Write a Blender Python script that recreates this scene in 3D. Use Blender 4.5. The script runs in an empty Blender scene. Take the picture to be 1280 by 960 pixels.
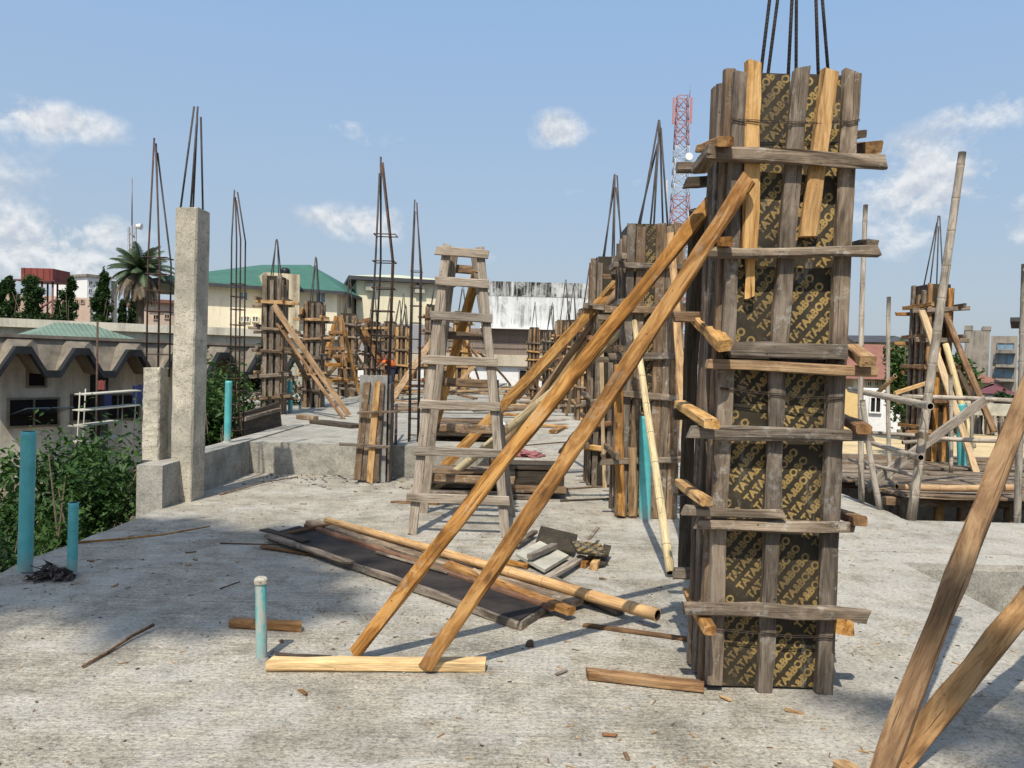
import bpy, bmesh, math, random
from math import radians, sin, cos, pi, exp
from mathutils import Vector, Matrix, Euler, Quaternion, noise
rnd = random.Random(11)
sc = bpy.context.scene
COL = sc.collection
V = Vector
# ---------------------------------------------------------------- camera model, used to turn measurements into points
F = 962.0
EYE = V((0, 0, 1.6))
PITCH, ROLL = radians(1.5), radians(1.5)
RM = Euler((pi / 2 - PITCH, 0, 0)).to_matrix() @ Matrix.Rotation(ROLL, 3, 'Z')
def ray(u, v): return RM @ V(((u - 640) / F, (480 - v) / F, -1))
def P(u, v, y):
    d = ray(u, v); return EYE + d * (y / d.y)
def G(u, v, z=0.0):
    d = ray(u, v); return EYE + d * ((z - 1.6) / d.z)
# ---------------------------------------------------------------- materials
def newmat(name):
    m = bpy.data.materials.new(name); m.use_nodes = True
    nt = m.node_tree; b = nt.nodes['Principled BSDF']
    return m, nt, b
def nd(nt, typ, **kw):
    n = nt.nodes.new(typ)
    for k, v in kw.items():
        if k.startswith('i_'):
            n.inputs[k[2:]].default_value = v
        else:
            setattr(n, k, v)
    return n
def ramp(nt, fac, stops):
    r = nt.nodes.new('ShaderNodeValToRGB')
    while len(r.color_ramp.elements) < len(stops): r.color_ramp.elements.new(0.5)
    for e, (p, c) in zip(r.color_ramp.elements, stops):
        e.position = p; e.color = (*c, 1) if len(c) == 3 else c
    nt.links.new(fac, r.inputs[0]); return r.outputs[0]
def mixc(nt, fac, a, b, mode='MIX'):
    m = nt.nodes.new('ShaderNodeMix'); m.data_type = 'RGBA'; m.blend_type = mode
    for s, i in ((fac, 0), (a, 6), (b, 7)):
        if hasattr(s, 'links'): nt.links.new(s, m.inputs[i])
        elif i == 0: m.inputs[0].default_value = s
        else: m.inputs[i].default_value = (*s, 1)
    return m.outputs[2]
def mth(nt, op, a, b=None, c=None, clamp=False):
    m = nt.nodes.new('ShaderNodeMath'); m.operation = op; m.use_clamp = clamp
    for s, i in ((a, 0), (b, 1), (c, 2)):
        if s is None: continue
        if hasattr(s, 'links'): nt.links.new(s, m.inputs[i])
        else: m.inputs[i].default_value = s
    return m.outputs[0]
def noi(nt, vec, scale, detail=4, rough=0.6, dist=0.0):
    n = nd(nt, 'ShaderNodeTexNoise', i_Scale=scale, i_Detail=detail, i_Roughness=rough, i_Distortion=dist)
    nt.links.new(vec, n.inputs['Vector']); return n.outputs['Fac']
def mapped(nt, src, scale=(1, 1, 1), loc=(0, 0, 0), rot=(0, 0, 0)):
    m = nd(nt, 'ShaderNodeMapping'); m.inputs['Scale'].default_value = scale
    m.inputs['Location'].default_value = loc; m.inputs['Rotation'].default_value = rot
    nt.links.new(src, m.inputs['Vector']); return m.outputs[0]
def bump(nt, b, h, strength=0.4, dist=0.01):
    n = nd(nt, 'ShaderNodeBump', i_Strength=strength, i_Distance=dist)
    nt.links.new(h, n.inputs['Height']); nt.links.new(n.outputs[0], b.inputs['Normal'])
def objvec(nt, spread=7.0):
    tc = nd(nt, 'ShaderNodeTexCoord'); oi = nd(nt, 'ShaderNodeObjectInfo')
    cx = nd(nt, 'ShaderNodeCombineXYZ')
    for i in range(3): nt.links.new(mth(nt, 'MULTIPLY', oi.outputs['Random'], spread * (i + 1)), cx.inputs[i])
    a = nd(nt, 'ShaderNodeVectorMath', operation='ADD')
    nt.links.new(tc.outputs['Object'], a.inputs[0]); nt.links.new(cx.outputs[0], a.inputs[1])
    return a.outputs[0], oi.outputs['Random']
def wood(name, c_lo, c_hi, c_dark, knots=0.5, spec=0.25, dirt=0.35, axis=0, splash=0.0):
    m, nt, b = newmat(name)
    v, r = objvec(nt)
    s1 = [34, 34, 34]; s1[axis] = 1.6
    s2 = [150, 150, 150]; s2[axis] = 6.0
    s3 = [9, 9, 9]; s3[axis] = 2.4
    s5 = [70, 70, 70]; s5[axis] = 1.1
    g1 = noi(nt, mapped(nt, v, s1), 1.0, 6, 0.68, 0.9)
    g2 = noi(nt, mapped(nt, v, s2), 1.0, 3, 0.65)
    g3 = noi(nt, mapped(nt, v, s3), 1.0, 5, 0.68, 1.0)
    g5 = noi(nt, mapped(nt, v, s5, (3, 7, 1)), 1.0, 2, 0.5, 0.3)
    c = ramp(nt, g1, [(0.33, c_dark), (0.46, c_lo), (0.64, c_hi)])
    fine = ramp(nt, g2, [(0.36, (0.52, 0.49, 0.46)), (0.5, (0.95, 0.94, 0.93)), (0.64, (1.2, 1.18, 1.15))])
    c = mixc(nt, 0.85, c, fine, 'MULTIPLY')
    blot = ramp(nt, g3, [(0.40, tuple(x * 0.45 for x in c_lo)), (0.5, c_lo), (0.6, c_hi)])
    c = mixc(nt, dirt, c, blot, 'MIX')
    crack = ramp(nt, g5, [(0.30, (1, 1, 1)), (0.345, (0, 0, 0))])
    c = mixc(nt, mth(nt, 'MULTIPLY', crack, 0.75), c, tuple(x * 0.35 for x in c_dark))
    # knots and nail holes
    vo = nd(nt, 'ShaderNodeTexVoronoi', i_Scale=1.0); s4 = [11, 11, 11]; s4[axis] = 4.0
    nt.links.new(mapped(nt, v, s4), vo.inputs['Vector'])
    kn = ramp(nt, vo.outputs['Distance'], [(0.07, (1, 1, 1)), (0.2, (0, 0, 0))])
    c = mixc(nt, mth(nt, 'MULTIPLY', kn, knots), c, tuple(x * 0.5 for x in c_dark))
    vn = nd(nt, 'ShaderNodeTexVoronoi', i_Scale=13.0); nt.links.new(v, vn.inputs['Vector'])
    nl = ramp(nt, mth(nt, 'ADD', vn.outputs['Distance'], mth(nt, 'MULTIPLY', noi(nt, v, 7.0, 2), 0.16)), [(0.125, (1, 1, 1)), (0.15, (0, 0, 0))])
    c = mixc(nt, mth(nt, 'MULTIPLY', nl, 0.8), c, (0.015, 0.012, 0.01))
    if splash:
        sn = noi(nt, mapped(nt, v, (14, 14, 14)), 1.0, 6, 0.75); sm = noi(nt, mapped(nt, v, (2.2, 2.2, 2.2)), 1.0, 3)
        k = mth(nt, 'MULTIPLY', ramp(nt, sn, [(0.54, (0, 0, 0)), (0.60, (1, 1, 1))]), ramp(nt, sm, [(0.46, (0, 0, 0)), (0.58, (1, 1, 1))]))
        c = mixc(nt, mth(nt, 'MULTIPLY', k, splash), c, (0.40, 0.385, 0.345))
    val = mth(nt, 'MULTIPLY_ADD', r, 0.5, 0.75)
    hs = nd(nt, 'ShaderNodeHueSaturation'); nt.links.new(c, hs.inputs['Color']); nt.links.new(val, hs.inputs['Value'])
    nt.links.new(mth(nt, 'MULTIPLY_ADD', r, 0.25, 0.87), hs.inputs['Saturation'])
    nt.links.new(hs.outputs[0], b.inputs['Base Color'])
    b.inputs['Roughness'].default_value = 0.85; b.inputs['Specular IOR Level'].default_value = spec
    h = mth(nt, 'ADD', g1, mth(nt, 'MULTIPLY', g2, 0.5))
    bump(nt, b, h, 0.7, 0.008)
    return m
def plain(name, col, rough=0.7, var=0.25, scale=6.0, metal=0.0, bumpk=0.15, dark=None, spec=0.3):
    m, nt, b = newmat(name)
    v, r = objvec(nt)
    n1 = noi(nt, v, scale, 6, 0.65)
    lo = dark if dark else tuple(x * (1 - var) for x in col)
    hi = tuple(min(1, x * (1 + var * 0.6)) for x in col)
    c = ramp(nt, n1, [(0.3, lo), (0.68, hi)])
    nt.links.new(c, b.inputs['Base Color'])
    b.inputs['Roughness'].default_value = rough; b.inputs['Metallic'].default_value = metal
    b.inputs['Specular IOR Level'].default_value = spec
    if bumpk: bump(nt, b, noi(nt, v, scale * 8, 4), bumpk, 0.01)
    return m
def streaked(name, col, dirt, amount=0.5, scale=1.0, rough=0.85, lo=0.42, lo2=0.38):
    """painted or rendered wall with vertical rain streaks and blotches"""
    m, nt, b = newmat(name)
    v, r = objvec(nt)
    n1 = noi(nt, mapped(nt, v, (3.2 * scale, 3.2 * scale, 0.25 * scale)), 1.0, 6, 0.7)
    n2 = noi(nt, v, 0.9 * scale, 6, 0.65)
    k = mth(nt, 'MULTIPLY', ramp(nt, n1, [(lo, (0, 0, 0)), (lo + 0.2, (1, 1, 1))]), ramp(nt, n2, [(lo2, (0, 0, 0)), (lo2 + 0.2, (1, 1, 1))]))
    c = mixc(nt, mth(nt, 'MULTIPLY', k, amount), col, dirt)
    n3 = noi(nt, v, 14 * scale, 4)
    c = mixc(nt, 0.5, c, ramp(nt, n3, [(0.3, (0.8, 0.8, 0.8)), (0.7, (1.1, 1.1, 1.1))]), 'MULTIPLY')
    nt.links.new(c, b.inputs['Base Color']); b.inputs['Roughness'].default_value = rough
    b.inputs['Specular IOR Level'].default_value = 0.2
    return m
def leafmat(name, c1, c2, c3, trans=0.35):
    m, nt, b = newmat(name)
    tc = nd(nt, 'ShaderNodeTexCoord')
    n1 = noi(nt, tc.outputs['Object'], 1.3, 3); n2 = noi(nt, tc.outputs['Object'], 23.0, 2)
    f = mth(nt, 'ADD', mth(nt, 'MULTIPLY', n1, 0.6), mth(nt, 'MULTIPLY', n2, 0.45))
    c = ramp(nt, f, [(0.36, c1), (0.52, c2), (0.68, c3)])
    nt.links.new(c, b.inputs['Base Color']); b.inputs['Roughness'].default_value = 0.55
    b.inputs['Specular IOR Level'].default_value = 0.3
    tr = nd(nt, 'ShaderNodeBsdfTranslucent'); nt.links.new(c, tr.inputs[0])
    mx = nd(nt, 'ShaderNodeMixShader'); mx.inputs[0].default_value = trans
    nt.links.new(b.outputs[0], mx.inputs[1]); nt.links.new(tr.outputs[0], mx.inputs[2])
    nt.links.new(mx.outputs[0], nt.nodes['Material Output'].inputs[0])
    return m
def concrete(name, base, ribs=False, marks=False):
    m, nt, b = newmat(name)
    v, r = objvec(nt, 0.0 if ribs else 5.0)
    n1 = noi(nt, v, 0.7, 6, 0.62); n2 = noi(nt, v, 4.5, 6, 0.7); n3 = noi(nt, v, 60, 4, 0.7)
    lo = tuple(x * 0.66 for x in base); hi = tuple(x * 1.22 for x in base)
    c = ramp(nt, n2, [(0.34, lo), (0.5, base), (0.66, hi)])
    st = ramp(nt, n1, [(0.40, (1, 1, 1)), (0.52, (0, 0, 0))])
    c = mixc(nt, mth(nt, 'MULTIPLY', st, 0.34), c, tuple(x * 0.48 for x in base))
    c = mixc(nt, 0.8, c, ramp(nt, n3, [(0.36, (0.58, 0.57, 0.55)), (0.5, (1, 1, 1)), (0.64, (1.22, 1.21, 1.17))]), 'MULTIPLY')
    h = mth(nt, 'ADD', mth(nt, 'MULTIPLY', n3, 0.6), n2)
    if marks:                                                 # board lines, blow holes and leaked mortar of a struck shutter
        q = noi(nt, mapped(nt, v, (7, 7, 42)), 1.0, 4, 0.7); k = ramp(nt, q, [(0.60, (0, 0, 0)), (0.66, (1, 1, 1))])
        c = mixc(nt, mth(nt, 'MULTIPLY', k, 0.6), c, (0.17, 0.155, 0.125)); h = mth(nt, 'SUBTRACT', h, k)
        q2 = noi(nt, mapped(nt, v, (2.2, 2.2, 0.9)), 1.0, 5, 0.65); k2 = ramp(nt, q2, [(0.52, (0, 0, 0)), (0.58, (1, 1, 1))])
        c = mixc(nt, mth(nt, 'MULTIPLY', k2, 0.45), c, (0.27, 0.25, 0.205))
        vo = nd(nt, 'ShaderNodeTexVoronoi', i_Scale=13.0); nt.links.new(v, vo.inputs['Vector'])
        bh = ramp(nt, vo.outputs['Distance'], [(0.08, (1, 1, 1)), (0.13, (0, 0, 0))]); c = mixc(nt, mth(nt, 'MULTIPLY', bh, 0.7), c, (0.1, 0.09, 0.07))
    if ribs:
        tc = nd(nt, 'ShaderNodeTexCoord')
        sx = nd(nt, 'ShaderNodeSeparateXYZ'); nt.links.new(tc.outputs['Object'], sx.inputs[0])
        ra = noi(nt, mapped(nt, tc.outputs['Object'], (1.6, 30, 1)), 1.0, 4, 0.65, 0.4)
        rb = noi(nt, mapped(nt, tc.outputs['Object'], (30, 1.3, 1), rot=(0, 0, 0.06)), 1.0, 4, 0.65, 0.4)
        side = mth(nt, 'MULTIPLY_ADD', mth(nt, 'ADD', sx.outputs[0], mth(nt, 'MULTIPLY', n1, 1.2)), 3.0, -5.6, clamp=True)
        mixr = nd(nt, 'ShaderNodeMix'); nt.links.new(side, mixr.inputs[0]); nt.links.new(ra, mixr.inputs[2]); nt.links.new(rb, mixr.inputs[3])
        rr = mixr.outputs[0]
        rm = mth(nt, 'MULTIPLY', mth(nt, 'MULTIPLY_ADD', noi(nt, tc.outputs['Object'], 0.55, 3), 1.8, -0.45, clamp=True), mth(nt, 'MULTIPLY_ADD', side, -0.35, 1.0))
        c = mixc(nt, mth(nt, 'MULTIPLY', rm, 0.68), c, ramp(nt, rr, [(0.37, (0.55, 0.54, 0.53)), (0.5, (0.97, 0.97, 0.96)), (0.62, (1.25, 1.24, 1.2))]), 'MULTIPLY')
        h = mth(nt, 'ADD', h, mth(nt, 'MULTIPLY', rr, 1.4))
        # pale cement dust and small dark specks trodden into the surface
        dn = noi(nt, tc.outputs['Object'], 1.9, 8, 0.72)
        dust = ramp(nt, mth(nt, 'ADD', dn, mth(nt, 'MULTIPLY', side, 0.06)), [(0.47, (0, 0, 0)), (0.60, (1, 1, 1))])
        grit = noi(nt, mapped(nt, tc.outputs['Object'], (1, 1.5, 1)), 27.0, 5, 0.75)
        c = mixc(nt, 0.6, c, ramp(nt, grit, [(0.37, (0.55, 0.54, 0.52)), (0.5, (1, 1, 1)), (0.62, (1.18, 1.17, 1.14))]), 'MULTIPLY')
        h = mth(nt, 'ADD', h, mth(nt, 'MULTIPLY', grit, 1.1))
        c = mixc(nt, mth(nt, 'MULTIPLY', dust, 0.5), c, (0.52, 0.50, 0.455))
        fl = ramp(nt, noi(nt, mapped(nt, tc.outputs['Object'], (1, 1.4, 1), (5, 9, 0)), 48.0, 4, 0.7), [(0.57, (0, 0, 0)), (0.64, (1, 1, 1))])
        fm = ramp(nt, noi(nt, tc.outputs['Object'], 2.3, 5, 0.7), [(0.42, (0, 0, 0)), (0.56, (1, 1, 1))])
        c = mixc(nt, mth(nt, 'MULTIPLY', mth(nt, 'MULTIPLY', fl, fm), 0.75), c, (0.60, 0.575, 0.51)); h = mth(nt, 'ADD', h, mth(nt, 'MULTIPLY', fl, 0.5))
        pit = ramp(nt, noi(nt, mapped(nt, tc.outputs['Object'], (1, 1.5, 1), (2, 3, 0)), 36.0, 4, 0.7), [(0.36, (1, 1, 1)), (0.43, (0, 0, 0))])
        c = mixc(nt, mth(nt, 'MULTIPLY', pit, 0.32), c, (0.13, 0.12, 0.10)); h = mth(nt, 'SUBTRACT', h, mth(nt, 'MULTIPLY', pit, 0.6))
        damp = ramp(nt, noi(nt, tc.outputs['Object'], 0.8, 7, 0.68, 0.6), [(0.545, (0, 0, 0)), (0.60, (1, 1, 1))])
        c = mixc(nt, mth(nt, 'MULTIPLY', damp, 0.2), c, (0.125, 0.118, 0.10))
        spill = ramp(nt, noi(nt, mapped(nt, tc.outputs['Object'], (1, 1, 1), (31, 7, 0)), 1.3, 7, 0.7, 1.0), [(0.60, (0, 0, 0)), (0.63, (1, 1, 1))])
        c = mixc(nt, mth(nt, 'MULTIPLY', spill, 0.35), c, (0.55, 0.53, 0.48)); h = mth(nt, 'ADD', h, mth(nt, 'MULTIPLY', spill, 0.6))
        jn = mth(nt, 'ABSOLUTE', mth(nt, 'ADD', mth(nt, 'SUBTRACT', sx.outputs[1], 6.9), mth(nt, 'MULTIPLY_ADD', noi(nt, tc.outputs['Object'], 1.1, 5), 0.25, -0.125)))
        jl = ramp(nt, jn, [(0.004, (1, 1, 1)), (0.014, (0, 0, 0))]); c = mixc(nt, mth(nt, 'MULTIPLY', jl, 0.55), c, (0.1, 0.095, 0.08))
        vo = nd(nt, 'ShaderNodeTexVoronoi', i_Scale=16.0); nt.links.new(mapped(nt, tc.outputs['Object'], (1, 1.6, 1)), vo.inputs['Vector'])
        sp = ramp(nt, vo.outputs['Distance'], [(0.06, (1, 1, 1)), (0.13, (0, 0, 0))])
        pick = ramp(nt, noi(nt, tc.outputs['Object'], 3.2, 3), [(0.52, (0, 0, 0)), (0.58, (1, 1, 1))])
        c = mixc(nt, mth(nt, 'MULTIPLY', mth(nt, 'MULTIPLY', sp, pick), 0.6), c, (0.08, 0.07, 0.055))
    nt.links.new(c, b.inputs['Base Color']); b.inputs['Roughness'].default_value = 0.92
    b.inputs['Specular IOR Level'].default_value = 0.2
    bump(nt, b, h, 0.75 if ribs else 0.6, 0.012 if ribs else 0.01)
    return m
def rebarmat(name, c1, c2):
    m, nt, b = newmat(name)
    v, r = objvec(nt)
    tc = nd(nt, 'ShaderNodeTexCoord')
    c = ramp(nt, noi(nt, v, 9, 4), [(0.35, c1), (0.65, c2)])
    nt.links.new(c, b.inputs['Base Color']); b.inputs['Roughness'].default_value = 0.7; b.inputs['Metallic'].default_value = 0.35
    w = nd(nt, 'ShaderNodeTexWave', i_Scale=28.0, bands_direction='DIAGONAL'); nt.links.new(tc.outputs['Object'], w.inputs[0])
    bump(nt, b, w.outputs['Fac'], 0.25, 0.004)
    return m
def plymat():
    out = []
    for nm in ('dark film faced plywood', 'ochre print on plywood'):
        m, nt, b = newmat(nm); v, r = objvec(nt)
        n1 = noi(nt, v, 5, 6, 0.7); n2 = noi(nt, v, 30, 5, 0.75); n3 = noi(nt, mapped(nt, v, (9, 9, 3.2)), 1.0, 6, 0.72); n4 = noi(nt, v, 1.7, 4, 0.6); n5 = noi(nt, v, 26, 5, 0.75)
        if 'print' in nm:
            c = ramp(nt, n1, [(0.3, (0.19, 0.127, 0.042)), (0.7, (0.42, 0.29, 0.105))])
            c = mixc(nt, ramp(nt, n5, [(0.37, (1, 1, 1)), (0.47, (0, 0, 0))]), c, (0.05, 0.041, 0.03))
            c = mixc(nt, mth(nt, 'MULTIPLY', ramp(nt, n4, [(0.40, (1, 1, 1)), (0.55, (0, 0, 0))]), 0.65), c, (0.06, 0.047, 0.03))
        else:
            c = ramp(nt, n1, [(0.3, (0.016, 0.013, 0.008)), (0.55, (0.040, 0.031, 0.018)), (0.75, (0.085, 0.066, 0.04))])
            c = mixc(nt, mth(nt, 'MULTIPLY', ramp(nt, n2, [(0.6, (0, 0, 0)), (0.72, (1, 1, 1))]), 0.45), c, (0.2, 0.19, 0.17))
        k = mth(nt, 'MULTIPLY', ramp(nt, n3, [(0.57, (0, 0, 0)), (0.63, (1, 1, 1))]), ramp(nt, n4, [(0.48, (0, 0, 0)), (0.6, (1, 1, 1))]))
        c = mixc(nt, mth(nt, 'MULTIPLY', k, 0.45), c, (0.24, 0.225, 0.19))
        nt.links.new(c, b.inputs['Base Color']); b.inputs['Roughness'].default_value = 0.65; b.inputs['Specular IOR Level'].default_value = 0.3
        bump(nt, b, n2, 0.3, 0.004); out.append(m)
    return out
M = {}
M['grey'] = wood('weathered grey timber', (0.155, 0.12, 0.088), (0.29, 0.235, 0.178), (0.042, 0.031, 0.022), dirt=0.6, splash=0.45)
M['brown'] = wood('old brown timber', (0.15, 0.10, 0.062), (0.26, 0.185, 0.12), (0.04, 0.026, 0.016), dirt=0.5, splash=0.4)
M['red'] = wood('reddish old timber', (0.17, 0.08, 0.042), (0.27, 0.15, 0.085), (0.05, 0.024, 0.014))
M['fresh'] = wood('fresh yellow timber', (0.40, 0.235, 0.10), (0.58, 0.39, 0.195), (0.17, 0.085, 0.034), 0.5, dirt=0.55, splash=0.15)
M['pale'] = wood('pale new timber', (0.55, 0.39, 0.21), (0.68, 0.51, 0.31), (0.34, 0.215, 0.10), 0.35, dirt=0.3)
M['raker'] = wood('orange brown sawn timber', (0.24, 0.12, 0.045), (0.42, 0.25, 0.11), (0.06, 0.028, 0.011), 0.7, dirt=0.7, splash=0.15)
M['rough'] = wood('rough hewn timber with bark', (0.27, 0.14, 0.05), (0.44, 0.265, 0.11), (0.06, 0.03, 0.012), 0.6, dirt=0.65)
M['dark'] = wood('dark wet timber', (0.055, 0.042, 0.03), (0.10, 0.078, 0.056), (0.02, 0.015, 0.01))
M['bark'] = wood('brown bark', (0.12, 0.065, 0.03), (0.2, 0.115, 0.06), (0.03, 0.017, 0.01))
M['ladder'] = wood('pale grey ladder timber', (0.27, 0.225, 0.175), (0.40, 0.345, 0.28), (0.10, 0.078, 0.058), 0.35)
M['bamboo'] = wood('pale yellow bamboo', (0.60, 0.47, 0.24), (0.68, 0.56, 0.33), (0.42, 0.30, 0.14), 0.15, 0.4, 0.2)
M['bamboo_old'] = wood('grey weathered bamboo', (0.30, 0.26, 0.21), (0.46, 0.41, 0.345), (0.13, 0.105, 0.08), 0.3, 0.3, 0.5)
M['bamboo_tan'] = wood('tan bamboo', (0.42, 0.27, 0.14), (0.52, 0.36, 0.21), (0.24, 0.13, 0.06), 0.2, 0.35)
M['node'] = plain('dark bamboo joint', (0.20, 0.15, 0.095))
M['hollow'] = plain('hollow dark inside', (0.012, 0.01, 0.008))
M['slab'] = concrete('rough cast slab concrete', (0.385, 0.352, 0.288), True)
M['conc'] = concrete('cast column concrete', (0.50, 0.455, 0.365), marks=True)
M['beam'] = concrete('grey cast beam concrete', (0.315, 0.30, 0.26))
M['cement'] = concrete('grey mortar', (0.27, 0.265, 0.25))
M['rebar'] = rebarmat('dull steel bar', (0.034, 0.030, 0.028), (0.085, 0.072, 0.064))
M['rust'] = rebarmat('rusted steel bar', (0.045, 0.026, 0.02), (0.10, 0.055, 0.037))
def pipemat(name, worn=0.0):
    m, nt, b = newmat(name); v, r = objvec(nt); tc = nd(nt, 'ShaderNodeTexCoord')
    sx = nd(nt, 'ShaderNodeSeparateXYZ'); nt.links.new(tc.outputs['Object'], sx.inputs[0])
    n1 = noi(nt, v, 5, 5, 0.7); n2 = noi(nt, mapped(nt, v, (4, 45, 45)), 1.0, 4, 0.7)
    c = ramp(nt, n1, [(0.3, (0.055, 0.30, 0.305)), (0.65, (0.10, 0.42, 0.42))])
    scr = ramp(nt, n2, [(0.60, (0, 0, 0)), (0.70, (1, 1, 1))]); c = mixc(nt, mth(nt, 'MULTIPLY', scr, 0.45), c, (0.36, 0.45, 0.43))
    ft = mth(nt, 'ADD', mth(nt, 'MULTIPLY_ADD', sx.outputs[0], -5.5, 0.95), mth(nt, 'MULTIPLY_ADD', n1, 1.6, -0.8), clamp=True)
    c = mixc(nt, mth(nt, 'MULTIPLY', ft, 0.75), c, (0.34, 0.33, 0.29))
    if worn: c = mixc(nt, mth(nt, 'MULTIPLY', ramp(nt, noi(nt, mapped(nt, v, (5, 16, 16)), 1.0, 6, 0.72), [(0.47, (0, 0, 0)), (0.53, (1, 1, 1))]), worn), c, (0.37, 0.36, 0.32))
    sp = ramp(nt, noi(nt, v, 38, 4, 0.7), [(0.62, (0, 0, 0)), (0.68, (1, 1, 1))]); c = mixc(nt, mth(nt, 'MULTIPLY', sp, 0.5), c, (0.42, 0.41, 0.37))
    nt.links.new(c, b.inputs['Base Color']); nt.links.new(mth(nt, 'MULTIPLY_ADD', ft, 0.4, 0.45), b.inputs['Roughness']); return m
M['teal'] = pipemat('teal plastic pipe')
M['teal_worn'] = pipemat('worn teal pipe with cement', 0.85)
M['ply'], M['print'] = plymat()
M['blackface'] = plain('black shuttering face', (0.036, 0.030, 0.027), 0.75, 0.5, 4.0, dark=(0.013, 0.011, 0.010), spec=0.15)
M['wire'] = plain('tie wire', (0.06, 0.045, 0.035), 0.6, metal=0.5)
M['white'] = plain('white paint', (0.72, 0.72, 0.70), 0.6, 0.12)
M['steel_white'] = plain('dull white painted steel', (0.52, 0.53, 0.54), 0.6, 0.25)
M['steel_red'] = plain('haze-paled red painted steel', (0.42, 0.20, 0.19), 0.6, 0.2)  # red made paler in the paint to stand for distance haze
M['steel_grey'] = plain('grey steel', (0.2, 0.21, 0.22), 0.5, 0.2, metal=0.3)
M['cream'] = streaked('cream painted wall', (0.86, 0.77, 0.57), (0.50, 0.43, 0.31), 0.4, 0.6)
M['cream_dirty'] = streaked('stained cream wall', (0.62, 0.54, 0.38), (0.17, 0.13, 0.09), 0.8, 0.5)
M['cream2'] = streaked('pale yellow wall', (0.72, 0.66, 0.47), (0.46, 0.42, 0.31), 0.6, 0.5)
M['whitewall'] = streaked('white stained wall', (0.64, 0.655, 0.65), (0.10, 0.10, 0.10), 0.75, 1.4)
M['greywall'] = streaked('grey stained wall', (0.30, 0.27, 0.225), (0.085, 0.075, 0.065), 0.8, 0.6)
M['palewall'] = streaked('pale grey wall', (0.47, 0.455, 0.375), (0.14, 0.13, 0.11), 0.7, 0.4)
M['halls'] = streaked('beige hall wall', (0.60, 0.56, 0.46), (0.24, 0.21, 0.17), 0.6, 0.5)
M['pink'] = streaked('pinkish wall', (0.60, 0.46, 0.36), (0.30, 0.22, 0.17), 0.5, 0.4)
M['yellow'] = streaked('yellow wall', (0.70, 0.50, 0.22), (0.5, 0.35, 0.15), 0.4, 0.5)
M['brownband'] = streaked('brown louvre band', (0.25, 0.2, 0.16), (0.15, 0.12, 0.1), 0.6, 1.0)
M['greyband'] = streaked('grey metal band', (0.27, 0.27, 0.285), (0.17, 0.16, 0.15), 0.6, 1.0)
M['beigeband'] = streaked('beige band', (0.5, 0.44, 0.34), (0.27, 0.23, 0.18), 0.6, 0.6)
M['stainband'] = streaked('black algae stained parapet', (0.55, 0.56, 0.545), (0.012, 0.012, 0.012), 1.0, 1.3, lo=0.36, lo2=0.33)
M['roofgreen'] = plain('green metal roof', (0.05, 0.135, 0.10), 0.6, 0.2, 1.2, bumpk=0)
M['roofpale'] = plain('pale green metal roof', (0.50, 0.52, 0.38), 0.6, 0.15, 1.0, bumpk=0)
M['roofteal'] = plain('faded green roof sheet', (0.145, 0.21, 0.165), 0.65, 0.25, 1.0, bumpk=0)
M['roofred'] = plain('red brown metal roof', (0.235, 0.105, 0.075), 0.7, 0.2, 1.0, bumpk=0)
M['roofmaroon'] = plain('maroon roof', (0.14, 0.045, 0.05), 0.65, 0.2, 1.0, bumpk=0)
M['roofdark'] = plain('dark grey roof', (0.06, 0.06, 0.065), 0.7, 0.3, 1.0, bumpk=0)
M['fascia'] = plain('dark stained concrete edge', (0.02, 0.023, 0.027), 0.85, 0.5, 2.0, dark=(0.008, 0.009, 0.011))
M['roofconc'] = plain('brown stained concrete roof', (0.20, 0.172, 0.135), 0.9, 0.45, 2.0)
M['glass'] = plain('dark window glass', (0.03, 0.045, 0.06), 0.15, 0.3, 1.0, bumpk=0, spec=0.6)
M['glassblue'] = plain('blue window glass', (0.16, 0.26, 0.34), 0.2, 0.3, 1.0, bumpk=0, spec=0.6)
M['void'] = plain('black sheet for shaded opening', (0.012, 0.011, 0.01), 0.9, bumpk=0)  # near-black sheet puts the shade inside openings into the colour
M['tankred'] = plain('red brown steel tank', (0.20, 0.05, 0.04), 0.6, 0.35, 1.0)
M['tankblack'] = plain('black plastic tank', (0.012, 0.013, 0.016), 0.4, 0.2)
M['sand'] = plain('ochre sand', (0.52, 0.40, 0.22), 0.95, 0.3, 2.0)
M['earth'] = plain('brown earth', (0.16, 0.13, 0.09), 0.95, 0.4, 1.0)
M['orange'] = plain('orange cloth', (0.75, 0.14, 0.035), 0.8, 0.2)
M['navy'] = plain('dark navy cloth', (0.02, 0.025, 0.045), 0.85, 0.3)
M['redcloth'] = plain('dull red cloth', (0.30, 0.09, 0.075), 0.9, 0.3, 9)
M['pinkcloth'] = plain('faded dark pink cloth', (0.28, 0.11, 0.11), 0.9, 0.5, 14)
M['skin'] = plain('brown skin', (0.09, 0.045, 0.028), 0.6, 0.15)
M['hair'] = plain('black hair', (0.01, 0.009, 0.008), 0.8, 0.2)
M['blue'] = plain('blue cloth', (0.012, 0.02, 0.075), 0.85, 0.3)
M['whitebag'] = plain('white woven sack', (0.70, 0.69, 0.66), 0.8, 0.15, 10)
M['leaf'] = leafmat('shade-toned bush leaves', (0.012, 0.030, 0.007), (0.032, 0.08, 0.015), (0.085, 0.155, 0.03), 0.3)  # greens darkened in the colour to stand for shade in the bushes
M['leaf_dark'] = leafmat('dark tree leaves', (0.012, 0.028, 0.008), (0.028, 0.066, 0.015), (0.06, 0.12, 0.025), 0.25)
M['leaf_mid'] = leafmat('tree leaves', (0.018, 0.04, 0.010), (0.04, 0.09, 0.02), (0.09, 0.15, 0.035), 0.3)
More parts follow.
